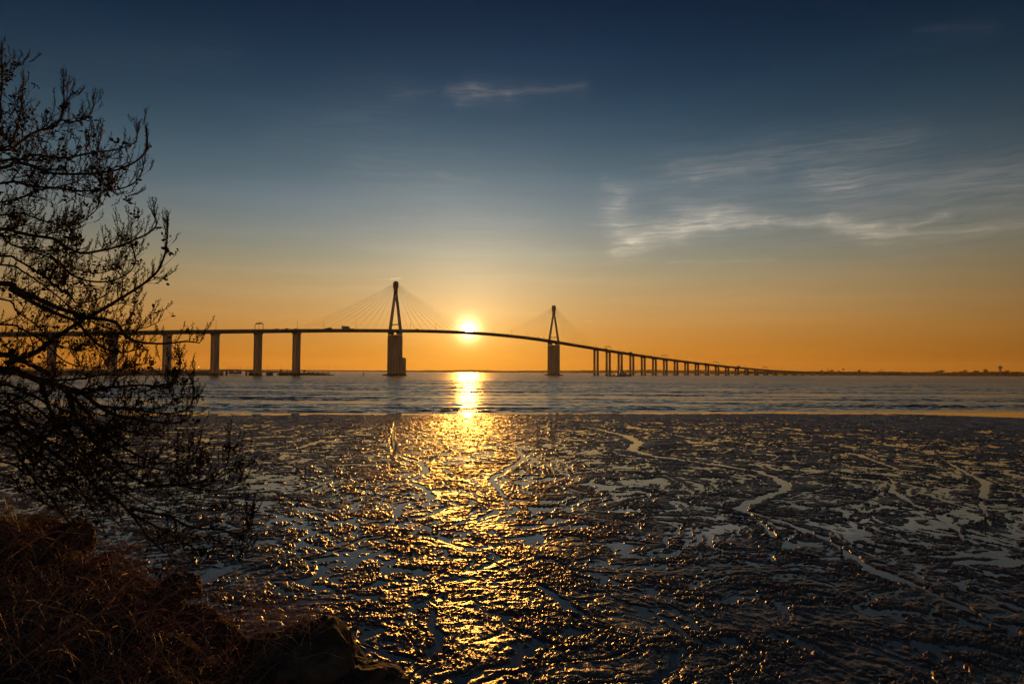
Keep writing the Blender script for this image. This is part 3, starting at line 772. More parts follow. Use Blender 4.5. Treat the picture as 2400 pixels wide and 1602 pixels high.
VEH = [(653.7, 'car', 'grey', 'leftmost dark car on the bridge, right of the left sign gantry'), (667, 'car', 'black', 'dark car just left of the pier nearest the left pylon'),
       (698, 'car', 'blue', 'dark car above the bridge pier nearest the left pylon'), (760, 'car', 'black', 'dark car at the foot of the outer left stay cables'),
       (778, 'van', 'grey', 'dark van between two cars left of the left pylon'), (805, 'lorry', 'grey', 'boxy lorry nearest the left pylon on its left'),
       (830, 'car', 'red', 'small car right of the boxy lorry under the left stay cables'), (972.5, 'car', 'grey', 'small car just right of the left pylon on the main span'),
       (1236.6, 'car', 'black', 'dark car on the main span left of the right pylon'), (1257, 'car', 'grey', 'small car nearest the right pylon on the main span'),
       (1389, 'car', 'white', 'car above the first twin-column pier right of the right pylon'), (1416.5, 'van', 'black', 'dark van beside the first gantry right of the right pylon'), (1446.7, 'car', 'blue', 'dark car above the tugboat, left one of two'),
       (1458.5, 'car', 'grey', 'dark car above the tugboat, right one of two'), (1481.8, 'lorry', 'black', 'big dark lorry high on the right ramp, right of the tugboat'),
       (1502.6, 'car', 'black', 'first dark car downhill behind the big lorry'), (1513, 'car', 'grey', 'second dark car downhill behind the big lorry'), (1521, 'car', 'red', 'third small car downhill behind the big lorry'),
       (1657, 'van', 'grey', 'van just before the low gantry on the right ramp'), (1691, 'car', 'black', 'tiny car just past the low gantry on the right ramp'), (1734, 'lorry', 'grey', 'small pale lorry at the low far end of the ramp'),
       (1741, 'car', 'white', 'tiny car close behind the far small lorry')]
for i, (px, kind, paint, lab) in enumerate(VEH):
    g = make_car(kind, M['car_' + paint]); g.scale = (1.08,) * 3; rev = i % 2 == 0
    put(g, s_of(px), -4.6 if rev else 4.6, rev); tag(g, lab, kind, 'vehicles crossing the bridge')

# ------------------------------------------------------------------ far shores
def ridge(name, pts, depth, m, kind, seed, amp, n=260, thick=180, base=-1.0, label=None, cat=None, rough=(12, 4)):
    """a shore: (x px, crest height m) resampled; a low ridge with a rounded, uneven crest"""
    xs_ = np.linspace(pts[0][0], pts[-1][0], n)
    hs_ = np.interp(xs_, [p[0] for p in pts], [p[1] for p in pts]); ds_ = np.interp(xs_, [p[0] for p in pts], [p[2] for p in pts]) if len(pts[0]) > 2 else np.full(n, depth)
    prof = [(0, 0), (.04, .35), (.10, .75), (.2, 1), (.45, 1.02), (.75, .6), (1, -.1)]
    Xr = np.zeros((len(prof), n)); Yr = Xr.copy(); Zr = Xr.copy()
    for j in range(n):
        p = at_x(xs_[j], ds_[j]); d = Vector((p.x, p.y, 0)).normalized()
        for i, (f, h) in enumerate(prof):
            q = p + d * (f * thick)
            Xr[i, j] = q.x; Yr[i, j] = q.y
            Zr[i, j] = base + (hs_[j] - base) * h
    nz_ = perlin(Xr / rough[0], Yr / rough[0], seed) * .6 + perlin(Xr / rough[1], Yr / rough[1], seed + 3) * .4
    Zr = Zr + amp * nz_ * (Zr > 0)
    o = grid_mesh(name, Xr, Yr, Zr, m)
    tag(o, label, cat, kind=kind); return o
ridge('hills', [(-200, 14, 5200), (600, 13, 5200), (780, 12, 5200), (900, 11, 5000), (1050, 15, 5000), (1110, 18, 5000), (1180, 14, 4900), (1300, 17, 4700), (1400, 20, 4500), (1500, 23, 4300), (1600, 23, 4200), (1700, 22, 4100), (1800, 20, 4000), (1900, 16, 4000), (2500, 13, 4200), (2900, 13, 4200)],
      5000, M['hill'], 'structure', 5, 3.4, n=700, thick=700, rough=(90, 26))
ridge('shore_ground', [(1380, 1.5, 3300), (1700, 2, 2900), (1850, 3.0, 2500), (2100, 3.5, 2350), (2500, 3.5, 2300), (3000, 3.5, 2300)], 2400, M['hill'], 'structure', 8, .8, n=260, thick=400, rough=(60, 20))
ridge('quay_ground', [(-500, 5.4, 640), (-100, 5.4, 650), (60, 5.0, 660), (200, 5.0, 680), (380, 5.2, 715), (470, 5.0, 745), (496, 3.4, 755)], 700, M['quay'], 'structure', 14, .4, n=160, thick=60, rough=(8, 3))

def crown(mb, c, rx, ry, rz, n, leaf, seed):
    """foliage: leaf clumps through an uneven volume"""
    r_ = random.Random(seed)
    lob = [(r_.uniform(-.6, .6), r_.uniform(-.6, .6), r_.uniform(-.5, .6), r_.uniform(.35, .6)) for _ in range(7)]
    for _ in range(n):
        l = r_.choice(lob)
        d = Vector((r_.gauss(0, 1), r_.gauss(0, 1), r_.gauss(0, 1))).normalized() * (l[3] * r_.random() ** .4)
        p = Vector((c[0] + (l[0] + d.x) * rx, c[1] + (l[1] + d.y) * ry, c[2] + (l[2] + d.z) * rz))
        s = leaf * r_.uniform(.5, 1.2)
        u = Vector((r_.gauss(0, 1), r_.gauss(0, 1), r_.gauss(0, 1))).normalized(); w = u.orthogonal().normalized(); v = u.cross(w)
        mb.add([tuple(p + w * s), tuple(p + v * s * .8), tuple(p - w * s * .9 + u * s * .3), tuple(p - v * s * .7)], [(0, 1, 2, 3)])
# the wood along the right-hand shore
wd = MB(); r_ = random.Random(5)
for i in range(620):
    px = r_.uniform(1640, 2650); D = np.interp(px, [1640, 1900, 2100, 2650], [3300, 2620, 2440, 2400]) + r_.uniform(0, 160)
    p = at_x(px, D)
    hh = np.interp(px, [1640, 1750, 1850, 2000, 2150, 2300, 2420, 2650], [6, 9, 12, 13, 13.5, 14.5, 18, 18]) * r_.uniform(.75, 1.08)
    crown(wd, (p.x, p.y, hh * .55 + 1), 9 * r_.uniform(.7, 1.3), 9, hh * .5, 46, 2.4, i)
tag(wd.build('far_wood', M['veg']), kind='stuff')
def far_tree(name, px, ytop, D, w, kind, lab):
    p = at_x(px, D); zt_ = at(px, ytop, D).z
    r = empty(name, (p.x, p.y, 2.0)); h = zt_ - 2.0
    t = MB(); c = MB()
    lean = random.uniform(-1, 1)
    if kind == 'parasol':
        t.tube([(0, 0, -1), (lean * .5, 0, h * .4), (lean, 0, h * .8)], [.7, .5, .35], 6)
        for k in range(4): t.tube([(lean * .8, 0, h * .62), (lean + (k - 1.5) * w * .2, 0, h * .86)], [.25, .12], 5)
        crown(c, (lean, 0, h * .88), w / 2 * 1.1, w / 2, h * .13, 240, 1.1, int(px))
    elif kind == 'conifer':
        t.tube([(0, 0, -1), (0, 0, h * .9)], [.6, .15], 6)
        for k in range(5): crown(c, (0, 0, h * (.35 + .14 * k)), w / 2 * (1 - k * .17), w / 2 * (1 - k * .17), h * .12, 70, .9, int(px) + k)
    else:
        t.tube([(0, 0, -1), (lean * .3, 0, h * .5)], [.8, .4], 6)
        for k in range(4): t.tube([(lean * .3, 0, h * .4), ((k - 1.5) * w * .2, 0, h * .7)], [.3, .12], 5)
        crown(c, (0, 0, h * .62), w / 2 * 1.25, w / 2, h * .36, 420, 1.3, int(px))
    t.build('trunk', M['trunkfar'], r); c.build('crown', M['veg'], r)
    tag(r, lab, 'tree', 'trees standing out of the far shore wood')
for a in [('broadleaf_tree', 1925, 866.0, 2500, 9, 'round', 'low round tree, leftmost of those rising above the right shore wood'), ('conifer_tree', 1940.5, 863.0, 2500, 6, 'conifer', 'small pointed conifer among round trees where the bridge comes ashore'),
          ('broadleaf_tree', 1950, 863.5, 2480, 12, 'round', 'round tree just right of the small pointed conifer'), ('pine_tree', 1977, 863.5, 2500, 9, 'parasol', 'leaning umbrella pine alone above the wood at the bridge end'),
          ('broadleaf_tree', 1967, 866.5, 2500, 10, 'round', 'low round tree beside the leaning umbrella pine'), ('broadleaf_tree', 2013, 865.5, 2480, 14, 'round', 'broad low tree right of the umbrella pine'),
          ('broadleaf_tree', 2200, 864.5, 2440, 34, 'round', 'widest dark domed tree on the right shore skyline'), ('broadleaf_tree', 2254, 865.0, 2440, 24, 'round', 'flat-topped dark tree between the widest dome and the water tower'),
          ('broadleaf_tree', 2286, 867.0, 2440, 20, 'round', 'low broad tree left of the rounded tree by the water tower'), ('broadleaf_tree', 2310, 864.0, 2440, 16, 'round', 'rounded tree nearest the water tower on its left'), ('broadleaf_tree', 2362, 866.0, 2440, 22, 'round', 'dark tree just right of the water tower')]:
    far_tree(*a)
# water tower
p = at_x(2344.5, 2470); wt_ = empty('water_tower', (p.x, p.y, 2)); zt_ = at(2344.5, 857, 2470).z - 2
m_ = MB(); m_.lathe((0, 0, 0), [(3.6, -1), (2.8, zt_ * .35), (2.5, zt_ * .68)], 14); m_.build('shaft', M['concrete'], wt_)
m_ = MB(); m_.lathe((0, 0, zt_ * .64), [(2.5, 0), (6.6, zt_ * .16), (7.0, zt_ * .2), (7.0, zt_ * .27), (6.0, zt_ * .3), (1.2, zt_ * .33)], 18); m_.build('tank', M['concrete'], wt_)
m_ = MB(); m_.tube([(0, 0, zt_ * .96), (0, 0, zt_ * 1.09)], .35, 6); m_.box((0, 0, zt_ * 1.0), (2.4, 2.4, 1.2)); m_.build('antenna', M['dark'], wt_)
tag(wt_, 'concrete water tower with a flared tank above the right shore trees', 'water tower')
for i, px in enumerate((2064, 2067.5)):
    p = at_x(px, 2480); zt_ = at(px, 864.5, 2480).z
    m_ = MB(); m_.lathe((0, 0, 0), [(1.0, 0), (.8, zt_ * .9), (1.1, zt_ * .92), (1.1, zt_)], 8); o = m_.build('chimney', M['concrete']); o.location = (p.x, p.y, 0)
    tag(o, ('left' if i == 0 else 'right') + ' one of two slim chimneys close together above the right shore', 'chimney', 'twin chimneys on the far shore')

# ---- jetty and islet on the left
jx = [(440, 778), (496, 778), (560, 785), (628, 795), (694, 805)]
def jp(px): return at_x(px, np.interp(px, [q[0] for q in jx], [q[1] for q in jx]))
jet = empty('jetty', tuple(jp(560))); tag(jet, 'low concrete jetty with an arched roadway passing behind the left bridge piers', 'jetty')
JI = Matrix.Translation(-jet.location)
def jpart(mb, n, m):
    o = mb.build(n, m, jet); o.data.transform(JI)
m_ = MB(); pts = []
for px in range(440, 696, 8):
    zt_ = np.interp(px, [440, 470, 500, 530, 560, 600, 640, 694], [4.6, 5.2, 5.9, 6.6, 6.8, 6.0, 5.0, 4.6]); p = jp(px); pts.append((p.x, p.y, zt_))
vs = []; fs = []
for i, (x, y, z_) in enumerate(pts):
    for o_, h in ((-3, 0), (3, 0), (3, -1.6), (-3, -1.6)): vs.append((x, y + o_, z_ + h))
for i in range(len(pts) - 1):
    for k in range(4):
        a = i * 4 + k; b = i * 4 + (k + 1) % 4; fs.append((a, b, b + 4, a + 4))
m_.add(vs, fs); jpart(m_, 'jetty_deck', M['concrete'])
m_ = MB()
for (x, y, z_) in pts: m_.box((x, y - 2.9, z_ + .5), (.1, .1, 1.0))
m_.tube([(x, y - 2.9, z_ + 1.0) for x, y, z_ in pts], .06, 4); jpart(m_, 'railing', M['dark'])
for px, w, h in ((531, .9, 5.2), (577.5, .9, 5.0), (519, 3.2, 5.2), (590, 6, 4.8), (632, 6.5, 3.6), (668, 12, 3.6)):
    p = jp(px); m_ = MB(); m_.box((p.x, p.y, h / 2 - .5), (w, 4, h + 1)); jpart(m_, 'support', M['concrete'])
p = jp(551); m_ = MB(); m_.box((p.x, p.y, 3.2), (12.5, 6, 2.4)); m_.box((p.x + 4.2, p.y, 4.8), (3.6, 5, 1.0)); m_.box((p.x - 4.4, p.y, 4.8), (3.6, 5, 1.0)); jpart(m_, 'dolphin_cap', M['concrete'])
for k in range(5):
    m_ = MB(); m_.tube([(p.x - 4.6 + 2.3 * k, p.y, -1), (p.x - 4.6 + 2.3 * k, p.y, 2.2)], .42, 8); jpart(m_, 'pile', M['concrete'])
ridge('islet', [(650, 2.2, 862), (668, 3.0, 865), (700, 3.3, 868), (725, 3.0, 868), (760, 2.2, 868), (782, 1.0, 868)], 868, M['quay'], 'structure', 21, .5, n=90, thick=26, rough=(5, 2))
def bush(px, D, w, h, lab):
    p = at_x(px, D); o = MB(); crown(o, (0, 0, h * .5), w / 2 * 1.3, w / 2, h * .5, 160, .42, int(px)); st_ = MB()
    r = empty('shrub', (p.x, p.y, 2.2)); o.build('foliage', M['veg'], r)
    for k in range(3): st_.tube([(0, 0, -.6), ((k - 1) * w * .2, 0, h * .5)], [.12, .05], 5)
    st_.build('stem', M['trunkfar'], r); tag(r, lab, 'shrub', 'shrubs on the islet under the bridge')
for a in ((723, 872, 5.5, 3.2, 'tall shrub on the islet just right of the bridge pier and hut'), (734, 872, 5, 2.4, 'low shrub second from the hut on the islet'), (745.5, 872, 5, 2.5, 'round shrub in the middle of the islet'),
          (759, 872, 6, 2.4, 'broad low shrub, second from the tip of the islet'), (770, 872, 4, 1.5, 'lowest shrub at the right tip of the islet')): bush(*a)
def hut(px, D, w, h, z0, lab):
    p = at_x(px, D); r = empty('hut', (p.x, p.y, z0)); m_ = MB(); m_.box((0, 0, h / 2), (w, w, h)); m_.build('wall', M['quay'], r)
    m_ = MB(); m_.box((0, 0, h + .15), (w + .6, w + .6, .3)); m_.build('roof', M['dark'], r)
    m_ = MB(); m_.box((0, -w / 2 - .03, h * .35), (w * .3, .08, h * .6)); m_.build('door', M['dark'], r); tag(r, lab, 'hut', 'control huts by the jetty')
hut(659, 876, 2.0, 3.6, 3.4, 'small square control hut on the islet left of the bridge pier')
hut(712.8, 876, 2.0, 3.6, 3.4, 'small square control hut on the islet right of the bridge pier')
p = at_x(673, 876); r = empty('beacon_arm', (p.x, p.y, 3.0)); m_ = MB(); m_.tube([(0, 0, -.6), (0, 0, 3.2)], .35, 6); m_.build('post', M['dark'], r)
m_ = MB(); m_.box((.7, 0, 3.5), (2.4, .8, .8)); m_.box((-.3, 0, 2.6), (1.0, .8, 1.2)); m_.build('crane_head', M['dark'], r); tag(r, 'stubby crane post with a sideways head between hut and bridge pier', 'crane')
LMP = [442.7, 468, 482, 536, 546, 553.5, 563.5, 580, 586, 627, 659.6, 725.6, 770.5]
def jlamp(h, lit):
    r = empty('lamp_post'); m_ = MB(); m_.tube([(0, 0, 0), (0, 0, h)], [.13, .07], 6); m_.build('post', M['dark'], r)
    m_ = MB(); m_.octa((0, 0, h + .1), .42 if not lit else .30, (1, 0, 0), .55 if not lit else .30); m_.build('lamp_head', M['lit'] if lit else M['dark'], r); return r
for i, px in enumerate(LMP):
    lit = px == 468
    D = float(np.interp(px, [440, 700, 771], [776, 803, 874])); z0 = float(np.interp(px, [440, 470, 500, 530, 560, 600, 640, 694, 720, 772], [4.5, 5.1, 5.8, 6.5, 6.7, 5.9, 4.9, 4.5, 2.4, 1.2]))
    zt_ = at(px, 859.5 if px < 700 else 857, D).z; r = jlamp(zt_ - z0, lit); p = at_x(px if not lit else 465.8, D); r.location = (p.x, p.y, z0)
    lab = 'lit lamp post glowing yellow left of the bridge piers' if lit else ('thin unlit lamp post on the islet, %s' % ('beside the tall shrub' if px < 750 else 'at its right tip') if px > 700 else 'thin unlit lamp post on the jetty, %s from its left end' % ORD[[q for q in LMP if q != 468].index(px)])
    tag(r, lab, 'lamp post', 'lamp posts along the jetty')
# low shed at the far left on the quay
p = at_x(14, 690); r = empty('shed', (p.x, p.y, 5.0)); m_ = MB(); m_.box((0, 4, 1.6), (18, 8, 3.2)); m_.build('wall', M['quay'], r)
m_ = MB(); m_.box((0, 4, 3.6), (18.8, 9, 1.0), taper=.9, tapery=.15); m_.build('roof', M['dark'], r); tag(r, 'long low pale shed on the quay at the far left behind the tree', 'shed')

# ---- boats and buoys
def buoy(px, ybase, h, name, lab, big):
    D = ground(px, ybase).y; p = at_x(px, D); r = empty(name, (p.x, p.y, 0)); m_ = MB()
    m_.lathe((0, 0, -.4), [(.4, 0), (1.3 if big else .5, .3), (1.3 if big else .5, 1.1), (.5, 1.3)], 12); m_.build('float', M['buoy'], r)
    m_ = MB()
    for k in range(4):
        a = PI / 4 + k * PI / 2; m_.tube([(math.cos(a) * (.8 if big else .35), math.sin(a) * (.8 if big else .35), .6), (0, 0, h * .75)], .08, 5)
    m_.tube([(0, 0, .6), (0, 0, h * .8)], .12 if big else .1, 6); m_.build('tower', M['buoy'], r)
    m_ = MB(); m_.box((0, 0, h * .55), (1.1 if big else .5, 1.1 if big else .5, h * .22)); m_.octa((0, 0, h * .9), .4 if big else .22, (0, 0, 1), h * .12); m_.build('topmark', M['buoy'], r)
    tag(r, lab, 'buoy', 'channel buoys on the water')
buoy(851.6, 879.6, 5.4, 'buoy', 'large dark buoy with lattice tower left of the left pylon pier', True)
buoy(1035.5, 878.6, 3.2, 'buoy', 'thin stick-like buoy on the water left of the sun reflection', False)
buoy(1957.8, 883.3, 1.7, 'buoy', 'tiny dark buoy in front of the right-hand wood', False)
D = 1015; p = at_x(1452, D); tug = empty('tugboat', (p.x, p.y, 0), rad(4))
hull = MB(); secs = [(-17.5, 3.0, 1.5), (-15, 4.2, 1.5), (-6, 4.6, 1.6), (5, 4.6, 1.9), (11, 4.0, 2.6), (15, 2.6, 3.4), (17.8, .3, 4.2)]
vs = []
for x, hw, zt_ in secs:
    for y, z_ in ((-hw * .8, -1.2), (hw * .8, -1.2), (hw, zt_), (-hw, zt_)): vs.append((x, y, z_))
fs = [(0, 1, 2, 3), (27, 26, 25, 24)]
for i in range(6):
    for k in range(4):
        a = i * 4 + k; b = i * 4 + (k + 1) % 4; fs.append((a, b, b + 4, a + 4))
hull.add(vs, fs); hull.build('hull', M['tug_hull'], tug)
hu = MB(); hu.box((2.5, 0, 3.5), (15, 6.6, 3.4), taper=.9); hu.build('deckhouse', M['tug_house'], tug)
hu = MB(); hu.box((3.0, 0, 6.4), (7.5, 5.6, 2.6), taper=.8); hu.box((3.2, 0, 8.4), (4.4, 4.4, 1.9), taper=.85); hu.box((3.2, 0, 9.5), (4.6, 4.8, .25)); wh = hu.build('wheelhouse', M['tug_house'], tug)
wi = MB(); wi.box((3.2, 0, 8.5), (4.35, 4.35, .8)); wi.build('window_band', M['dark'], wh)
ms = MB(); ms.tube([(1.6, 0, 9.3), (1.4, 0, 14.2)], [.28, .14], 6); ms.box((1.5, 0, 11.6), (.3, 2.6, .25)); ms.box((1.5, 0, 13.0), (.8, 1.6, .3)); ms.build('mast', M['dark'], tug)
for sg in (-1, 1):
    fn = MB(); fn.tube([(-1.6, sg * 1.9, 4.8), (-1.9, sg * 1.9, 8.2)], [.8, .7], 8); fn.build('funnel', M['tug_hull'], tug)
ms = MB(); ms.box((-8.5, 0, 2.3), (1.5, 1.8, 1.7)); ms.tube([(10.5, 0, 2.6), (10.5, 0, 5.6)], .18, 6); ms.box((10.5, 0, 5.4), (.6, 1.2, .5)); ms.build('deck_winch', M['dark'], tug)
fd = MB(); fd.tube([(x, -hw - .1, zt_ - .35) for x, hw, zt_ in secs], .35, 6); fd.tube([(x, hw + .1, zt_ - .35) for x, hw, zt_ in secs], .35, 6); fd.build('fender', M['rubber'], tug)
tag(tug, 'dark tugboat with pale stepped wheelhouse below the right viaduct piers', 'tugboat')
# ---- sticks in the mud
def stick(name, px, py, h, lean, lab):
    p = ground(px, py, .02); r = MB()
    pts = [p + Vector((0, 0, -.1)), p + Vector((lean * .3, 0, h * .45)), p + Vector((lean, .02, h))]
    r.tube(pts, [.030, .036, .006], 6)
    o = r.build(name, M['wood']); tag(o, lab, 'driftwood', 'driftwood stakes stuck in the mud')
stick('driftwood_stake', 1973, 1295, .30, -.03, 'short brown stake in the bend of the winding creek')
stick('driftwood_stake', 2309, 1226, .5, .02, 'thin dark stake in a pool near the right edge')
stick('driftwood_stake', 2330, 1213, .26, -.05, 'short dark stump in the mud right of the thin stake')
#@@PART3
# ------------------------------------------------------------------ the bank in the foreground
BX = [-16, -12, -8, -6.4, -5.6, -5.0, -4.0, -3.4, -2.8, -2.4, -2.0, -1.2, -.8, -.4, .2, 1.0, 3.0]
BZ = [4.9, 4.7, 4.3, 4.12, 4.02, 3.66, 3.52, 3.38, 3.18, 2.92, 2.72, 2.30, 1.9, 1.3, .5, -.4, -1.5]
BYC = [9.4, 9.2, 8.9, 8.5, 8.5, 8.3, 7.9, 7.7, 7.4, 7.2, 7.1, 6.9, 6.7, 6.5, 6.3, 6.0, 5.0]
def bank_z(x, y):
    zc = np.interp(x, BX, BZ); yc = np.interp(x, BX, BYC)
    z_ = np.where(y < yc, zc + .02 * (yc - y), zc - .9 * (y - yc) - .10 * np.clip(y - yc, 0, 1))
    z_ = np.maximum(z_, -.6)
    x = np.asarray(x, np.float32); y = np.asarray(y, np.float32)
    w = np.clip((z_ + .3) / .6, 0, 1)
    return z_ + w * (.13 * perlin(x * 1.1, y * 1.1, 101) + .07 * perlin(x * 2.7, y * 2.7, 102) + .035 * perlin(x * 7, y * 7, 103) + .016 * perlin(x * 17, y * 17, 104))
gx, gy = np.meshgrid(np.linspace(-16, 2.4, 330), np.linspace(.4, 15, 270))
tag(grid_mesh('bank_ground', gx, gy, bank_z(gx, gy), M['soil']), kind='structure')
_bg = bank_z(gx, gy)
def bz1(x, y):
    u = min(max((x + 16) / 18.4 * 329, 0), 328.99); v = min(max((y - .4) / 14.6 * 269, 0), 268.99)
    i, j = int(v), int(u); a, b = v - i, u - j
    return float((_bg[i, j] * (1 - b) + _bg[i, j + 1] * b) * (1 - a) + (_bg[i + 1, j] * (1 - b) + _bg[i + 1, j + 1] * b) * a)

def boulder(c, size, seed, lab, rz=0.0, sharp=.9):
    r_ = random.Random(seed); n, k = 56, 34
    th, ph = np.meshgrid(np.linspace(0, 2 * PI, n), np.linspace(.0001, PI - .0001, k))
    dx = np.sin(ph) * np.cos(th); dy = np.sin(ph) * np.sin(th); dz = np.cos(ph)
    rr_ = np.full(dx.shape, 1.15)
    for _ in range(26):                      # cut by planes into a blocky, worn stone
        v = Vector((r_.gauss(0, 1), r_.gauss(0, 1), r_.gauss(0, .9))).normalized(); d_ = r_.uniform(.78, 1.05)
        dot = dx * v.x + dy * v.y + dz * v.z
        rr_ = np.where(dot > .05, np.minimum(rr_, d_ / np.maximum(dot, .05)), rr_)
    rr_ = rr_ + .13 * perlin(dx * 1.6 + dz + seed, dy * 1.6 - dz, 5) + .05 * perlin(dx * 3.7 - dz + seed, dy * 3.7 + 2 * dz, 8) + .03 * perlin(dx * 7 + 2 * dz, dy * 7 + seed, 6) + .012 * perlin(dx * 17 + 3 * dz, dy * 17 + seed, 7)
    rr_[:, -1] = rr_[:, 0]; rr_[0, :] = rr_[0, :].mean(); rr_[-1, :] = rr_[-1, :].mean()
    o = grid_mesh('boulder', dx * rr_ * size[0], dy * rr_ * size[1], dz * rr_ * size[2], M['rock'])
    o.location = c; o.rotation_euler = (0, 0, rz); tag(o, lab, 'boulder', 'rocks of the shore bank')
def bpx(px, py, D): return at(px, py, D)
boulder(bpx(172, 1262, 8.7), (.26, .3, .24), 3, 'grey weathered boulder standing up from the top left of the bank', .4)
boulder(bpx(90, 1248, 8.9), (.26, .3, .22), 4, 'dark boulder half hidden by brambles left of the grey upright one', 1.2)
boulder(bpx(722, 1560, 7.1), (.66, .50, .46), 5, 'large dark humped boulder where the bank meets the mud', -.35)
boulder(bpx(838, 1615, 6.9), (.44, .42, .30), 9, 'dark boulder at the lower right of the large hump, down by the mud', 1.0)
boulder(bpx(240, 1316, 8.3), (.13, .16, .10), 6, 'small stone below the grey upright boulder')
boulder(bpx(316, 1392, 7.5), (.14, .18, .10), 7, 'small rounded stone in the middle of the brambles')
boulder(bpx(900, 1604, 6.9), (.24, .28, .15), 12, 'low dark rock at the foot of the bank by the bottom edge')
boulder(bpx(430, 1372, 7.9), (.22, .22, .15), 15, 'dark stone on the crest of the bank under the branch tips')

# dry brambles, dead leaves and grass
r_ = random.Random(21)
st = MB(); lf = MB()
def bank_pt():
    while True:
        x = r_.uniform(-7.6, -.9); y = r_.uniform(3.4, 8.9)
        if y > np.interp(x, BX, BYC) + .15: continue
        if perlin(np.array([x * 1.4]), np.array([y * 1.4]), 77)[0] < -.12 and r_.random() < .8: continue
        p = Vector((x, y, bz1(x, y))); d = MR.transposed() @ (p - CAM)
        px = 1200 + F * d.x / -d.z; py = 801 - F * d.y / -d.z
        if -60 < px < 900 and py < 1680: return p
sw = MB()
def stem(p, h, spread, r0, n=7, to=None):
    d = Vector((r_.gauss(0, 1), r_.gauss(0, 1), 0)).normalized()
    pts = []; up = r_.uniform(.5, 1.2); ph = r_.uniform(0, 6)
    for i in range(n):
        f = i / (n - 1)
        q = p + d * (spread * f) + Vector((0, 0, h * math.sin(min(PI * .95, f * up * 2.4)) - .05 * (1 - f)))
        q += Vector((math.sin(ph + f * 7), math.cos(ph * 1.3 + f * 6), math.sin(ph + f * 9))) * .025 * f
        pts.append(q)
    (to or st).tube(pts, [r0 * (1 - .7 * i / (n - 1)) for i in range(n)], 4, cap=False)
    return pts
pool = [bank_pt() for _ in range(900)]
for i in range(950):
    p = r_.choice(pool) + Vector((r_.gauss(0, .08), r_.gauss(0, .08), 0)); p.z = bz1(p.x, p.y)
    long_ = r_.random() < .22
    pts = stem(p, r_.uniform(.05, .22) if not long_ else r_.uniform(.15, .38), r_.uniform(.15, .55) if not long_ else r_.uniform(.5, 1.1), r_.uniform(.002, .0042) if not long_ else r_.uniform(.003, .006))
    for q in pts[2:]:
        if r_.random() < .5:
            for _ in range(r_.randint(1, 2)):
                d = Vector((r_.gauss(0, 1), r_.gauss(0, 1), r_.gauss(0, 1))).normalized()
                st.tube([q, q + d * .05 + Vector((0, 0, .01)), q + d * r_.uniform(.07, .16)], [.0022, .0018, .001], 3, cap=False)
        if r_.random() < .42:
            d = Vector((r_.gauss(0, 1), r_.gauss(0, 1), r_.gauss(0, .7))); lf.leaf(q, d, (r_.gauss(0, 1), r_.gauss(0, 1), 1), r_.uniform(.018, .045), r_.uniform(.012, .03))
hump = [Vector((p_.x, p_.y, p_.z)) for p_ in (at(px_, py_, 7.05) for px_, py_ in ((620, 1450), (660, 1440), (700, 1455), (740, 1480), (780, 1510), (640, 1480), (690, 1500), (720, 1530), (600, 1480)))]
for i in range(800):                        # pale dry straw lying over the brambles and the boulder
    p = (r_.choice(pool) if r_.random() < .8 else r_.choice(hump)) + Vector((r_.gauss(0, .1), r_.gauss(0, .1), 0)); p.z = max(p.z, bz1(p.x, p.y))
    long_ = r_.random() < .3
    stem(p, r_.uniform(.04, .2) if not long_ else r_.uniform(.2, .45), r_.uniform(.12, .5) if not long_ else r_.uniform(.4, .9), r_.uniform(.0018, .0042), to=sw)
for i in range(70):                         # a few stout dead canes
    p = r_.choice(pool) + Vector((r_.gauss(0, .1), r_.gauss(0, .1), 0)); p.z = bz1(p.x, p.y)
    stem(p, r_.uniform(.08, .35), r_.uniform(.4, 1.0), r_.uniform(.0045, .008), to=sw)
for i in range(2600):
    p = r_.choice(pool) + Vector((r_.gauss(0, .15), r_.gauss(0, .15), 0)); p.z = bz1(p.x, p.y) + r_.uniform(0, .12)
    lf.leaf(p, (r_.gauss(0, 1), r_.gauss(0, 1), r_.gauss(0, .6)), (r_.gauss(0, 1), r_.gauss(0, 1), 1), r_.uniform(.012, .034), r_.uniform(.008, .02))
tag(sw.build('dry_straw', M['straw']), kind='stuff')
tag(st.build('dry_bramble', M['bramble']), kind='stuff')
tag(lf.build('dead_leaves', M['deadleaf']), kind='stuff')
def grass(px, py, D, n, h, spread, lab):
    c = at(px, py, D); g_ = MB(); c.z = bz1(c.x, c.y)
    for _ in range(n):
        b_ = c + Vector((r_.gauss(0, spread), r_.gauss(0, spread * .6), 0)); b_.z = bz1(b_.x, b_.y) - .02
        d = Vector((r_.gauss(0, .35), r_.gauss(0, .3), 1)); hh = h * r_.uniform(.5, 1.1); w = r_.uniform(.003, .006); s_ = Vector((1, r_.uniform(-.5, .5), 0)).normalized(); k = Vector((r_.gauss(0, .5), r_.gauss(0, .4), 0))
        vs = []
        for i in range(5):
            f = i / 4; q = b_ + d * hh * f * (1 - .15 * f) + k * hh * f * f * .7; ww = w * (1 - f * .92)
            vs += [tuple(q - s_ * ww), tuple(q + s_ * ww)]
        g_.add(vs, [(2 * i, 2 * i + 1, 2 * i + 3, 2 * i + 2) for i in range(4)])
    o = g_.build('grass_tuft', M['grass']); tag(o, lab, 'grass tuft', 'green grass tufts on the bank')
grass(655, 1565, 6.2, 60, .26, .07, 'green tuft of grass just below the large humped boulder')
grass(690, 1600, 5.9, 70, .22, .10, 'green tuft of grass at the bottom edge below the boulder')
grass(590, 1590, 6.0, 24, .16, .10, 'sparse grass tuft left of the two green ones')
grass(20, 1190, 8.6, 26, .42, .12, 'tall thin grass at the far left on top of the bank')

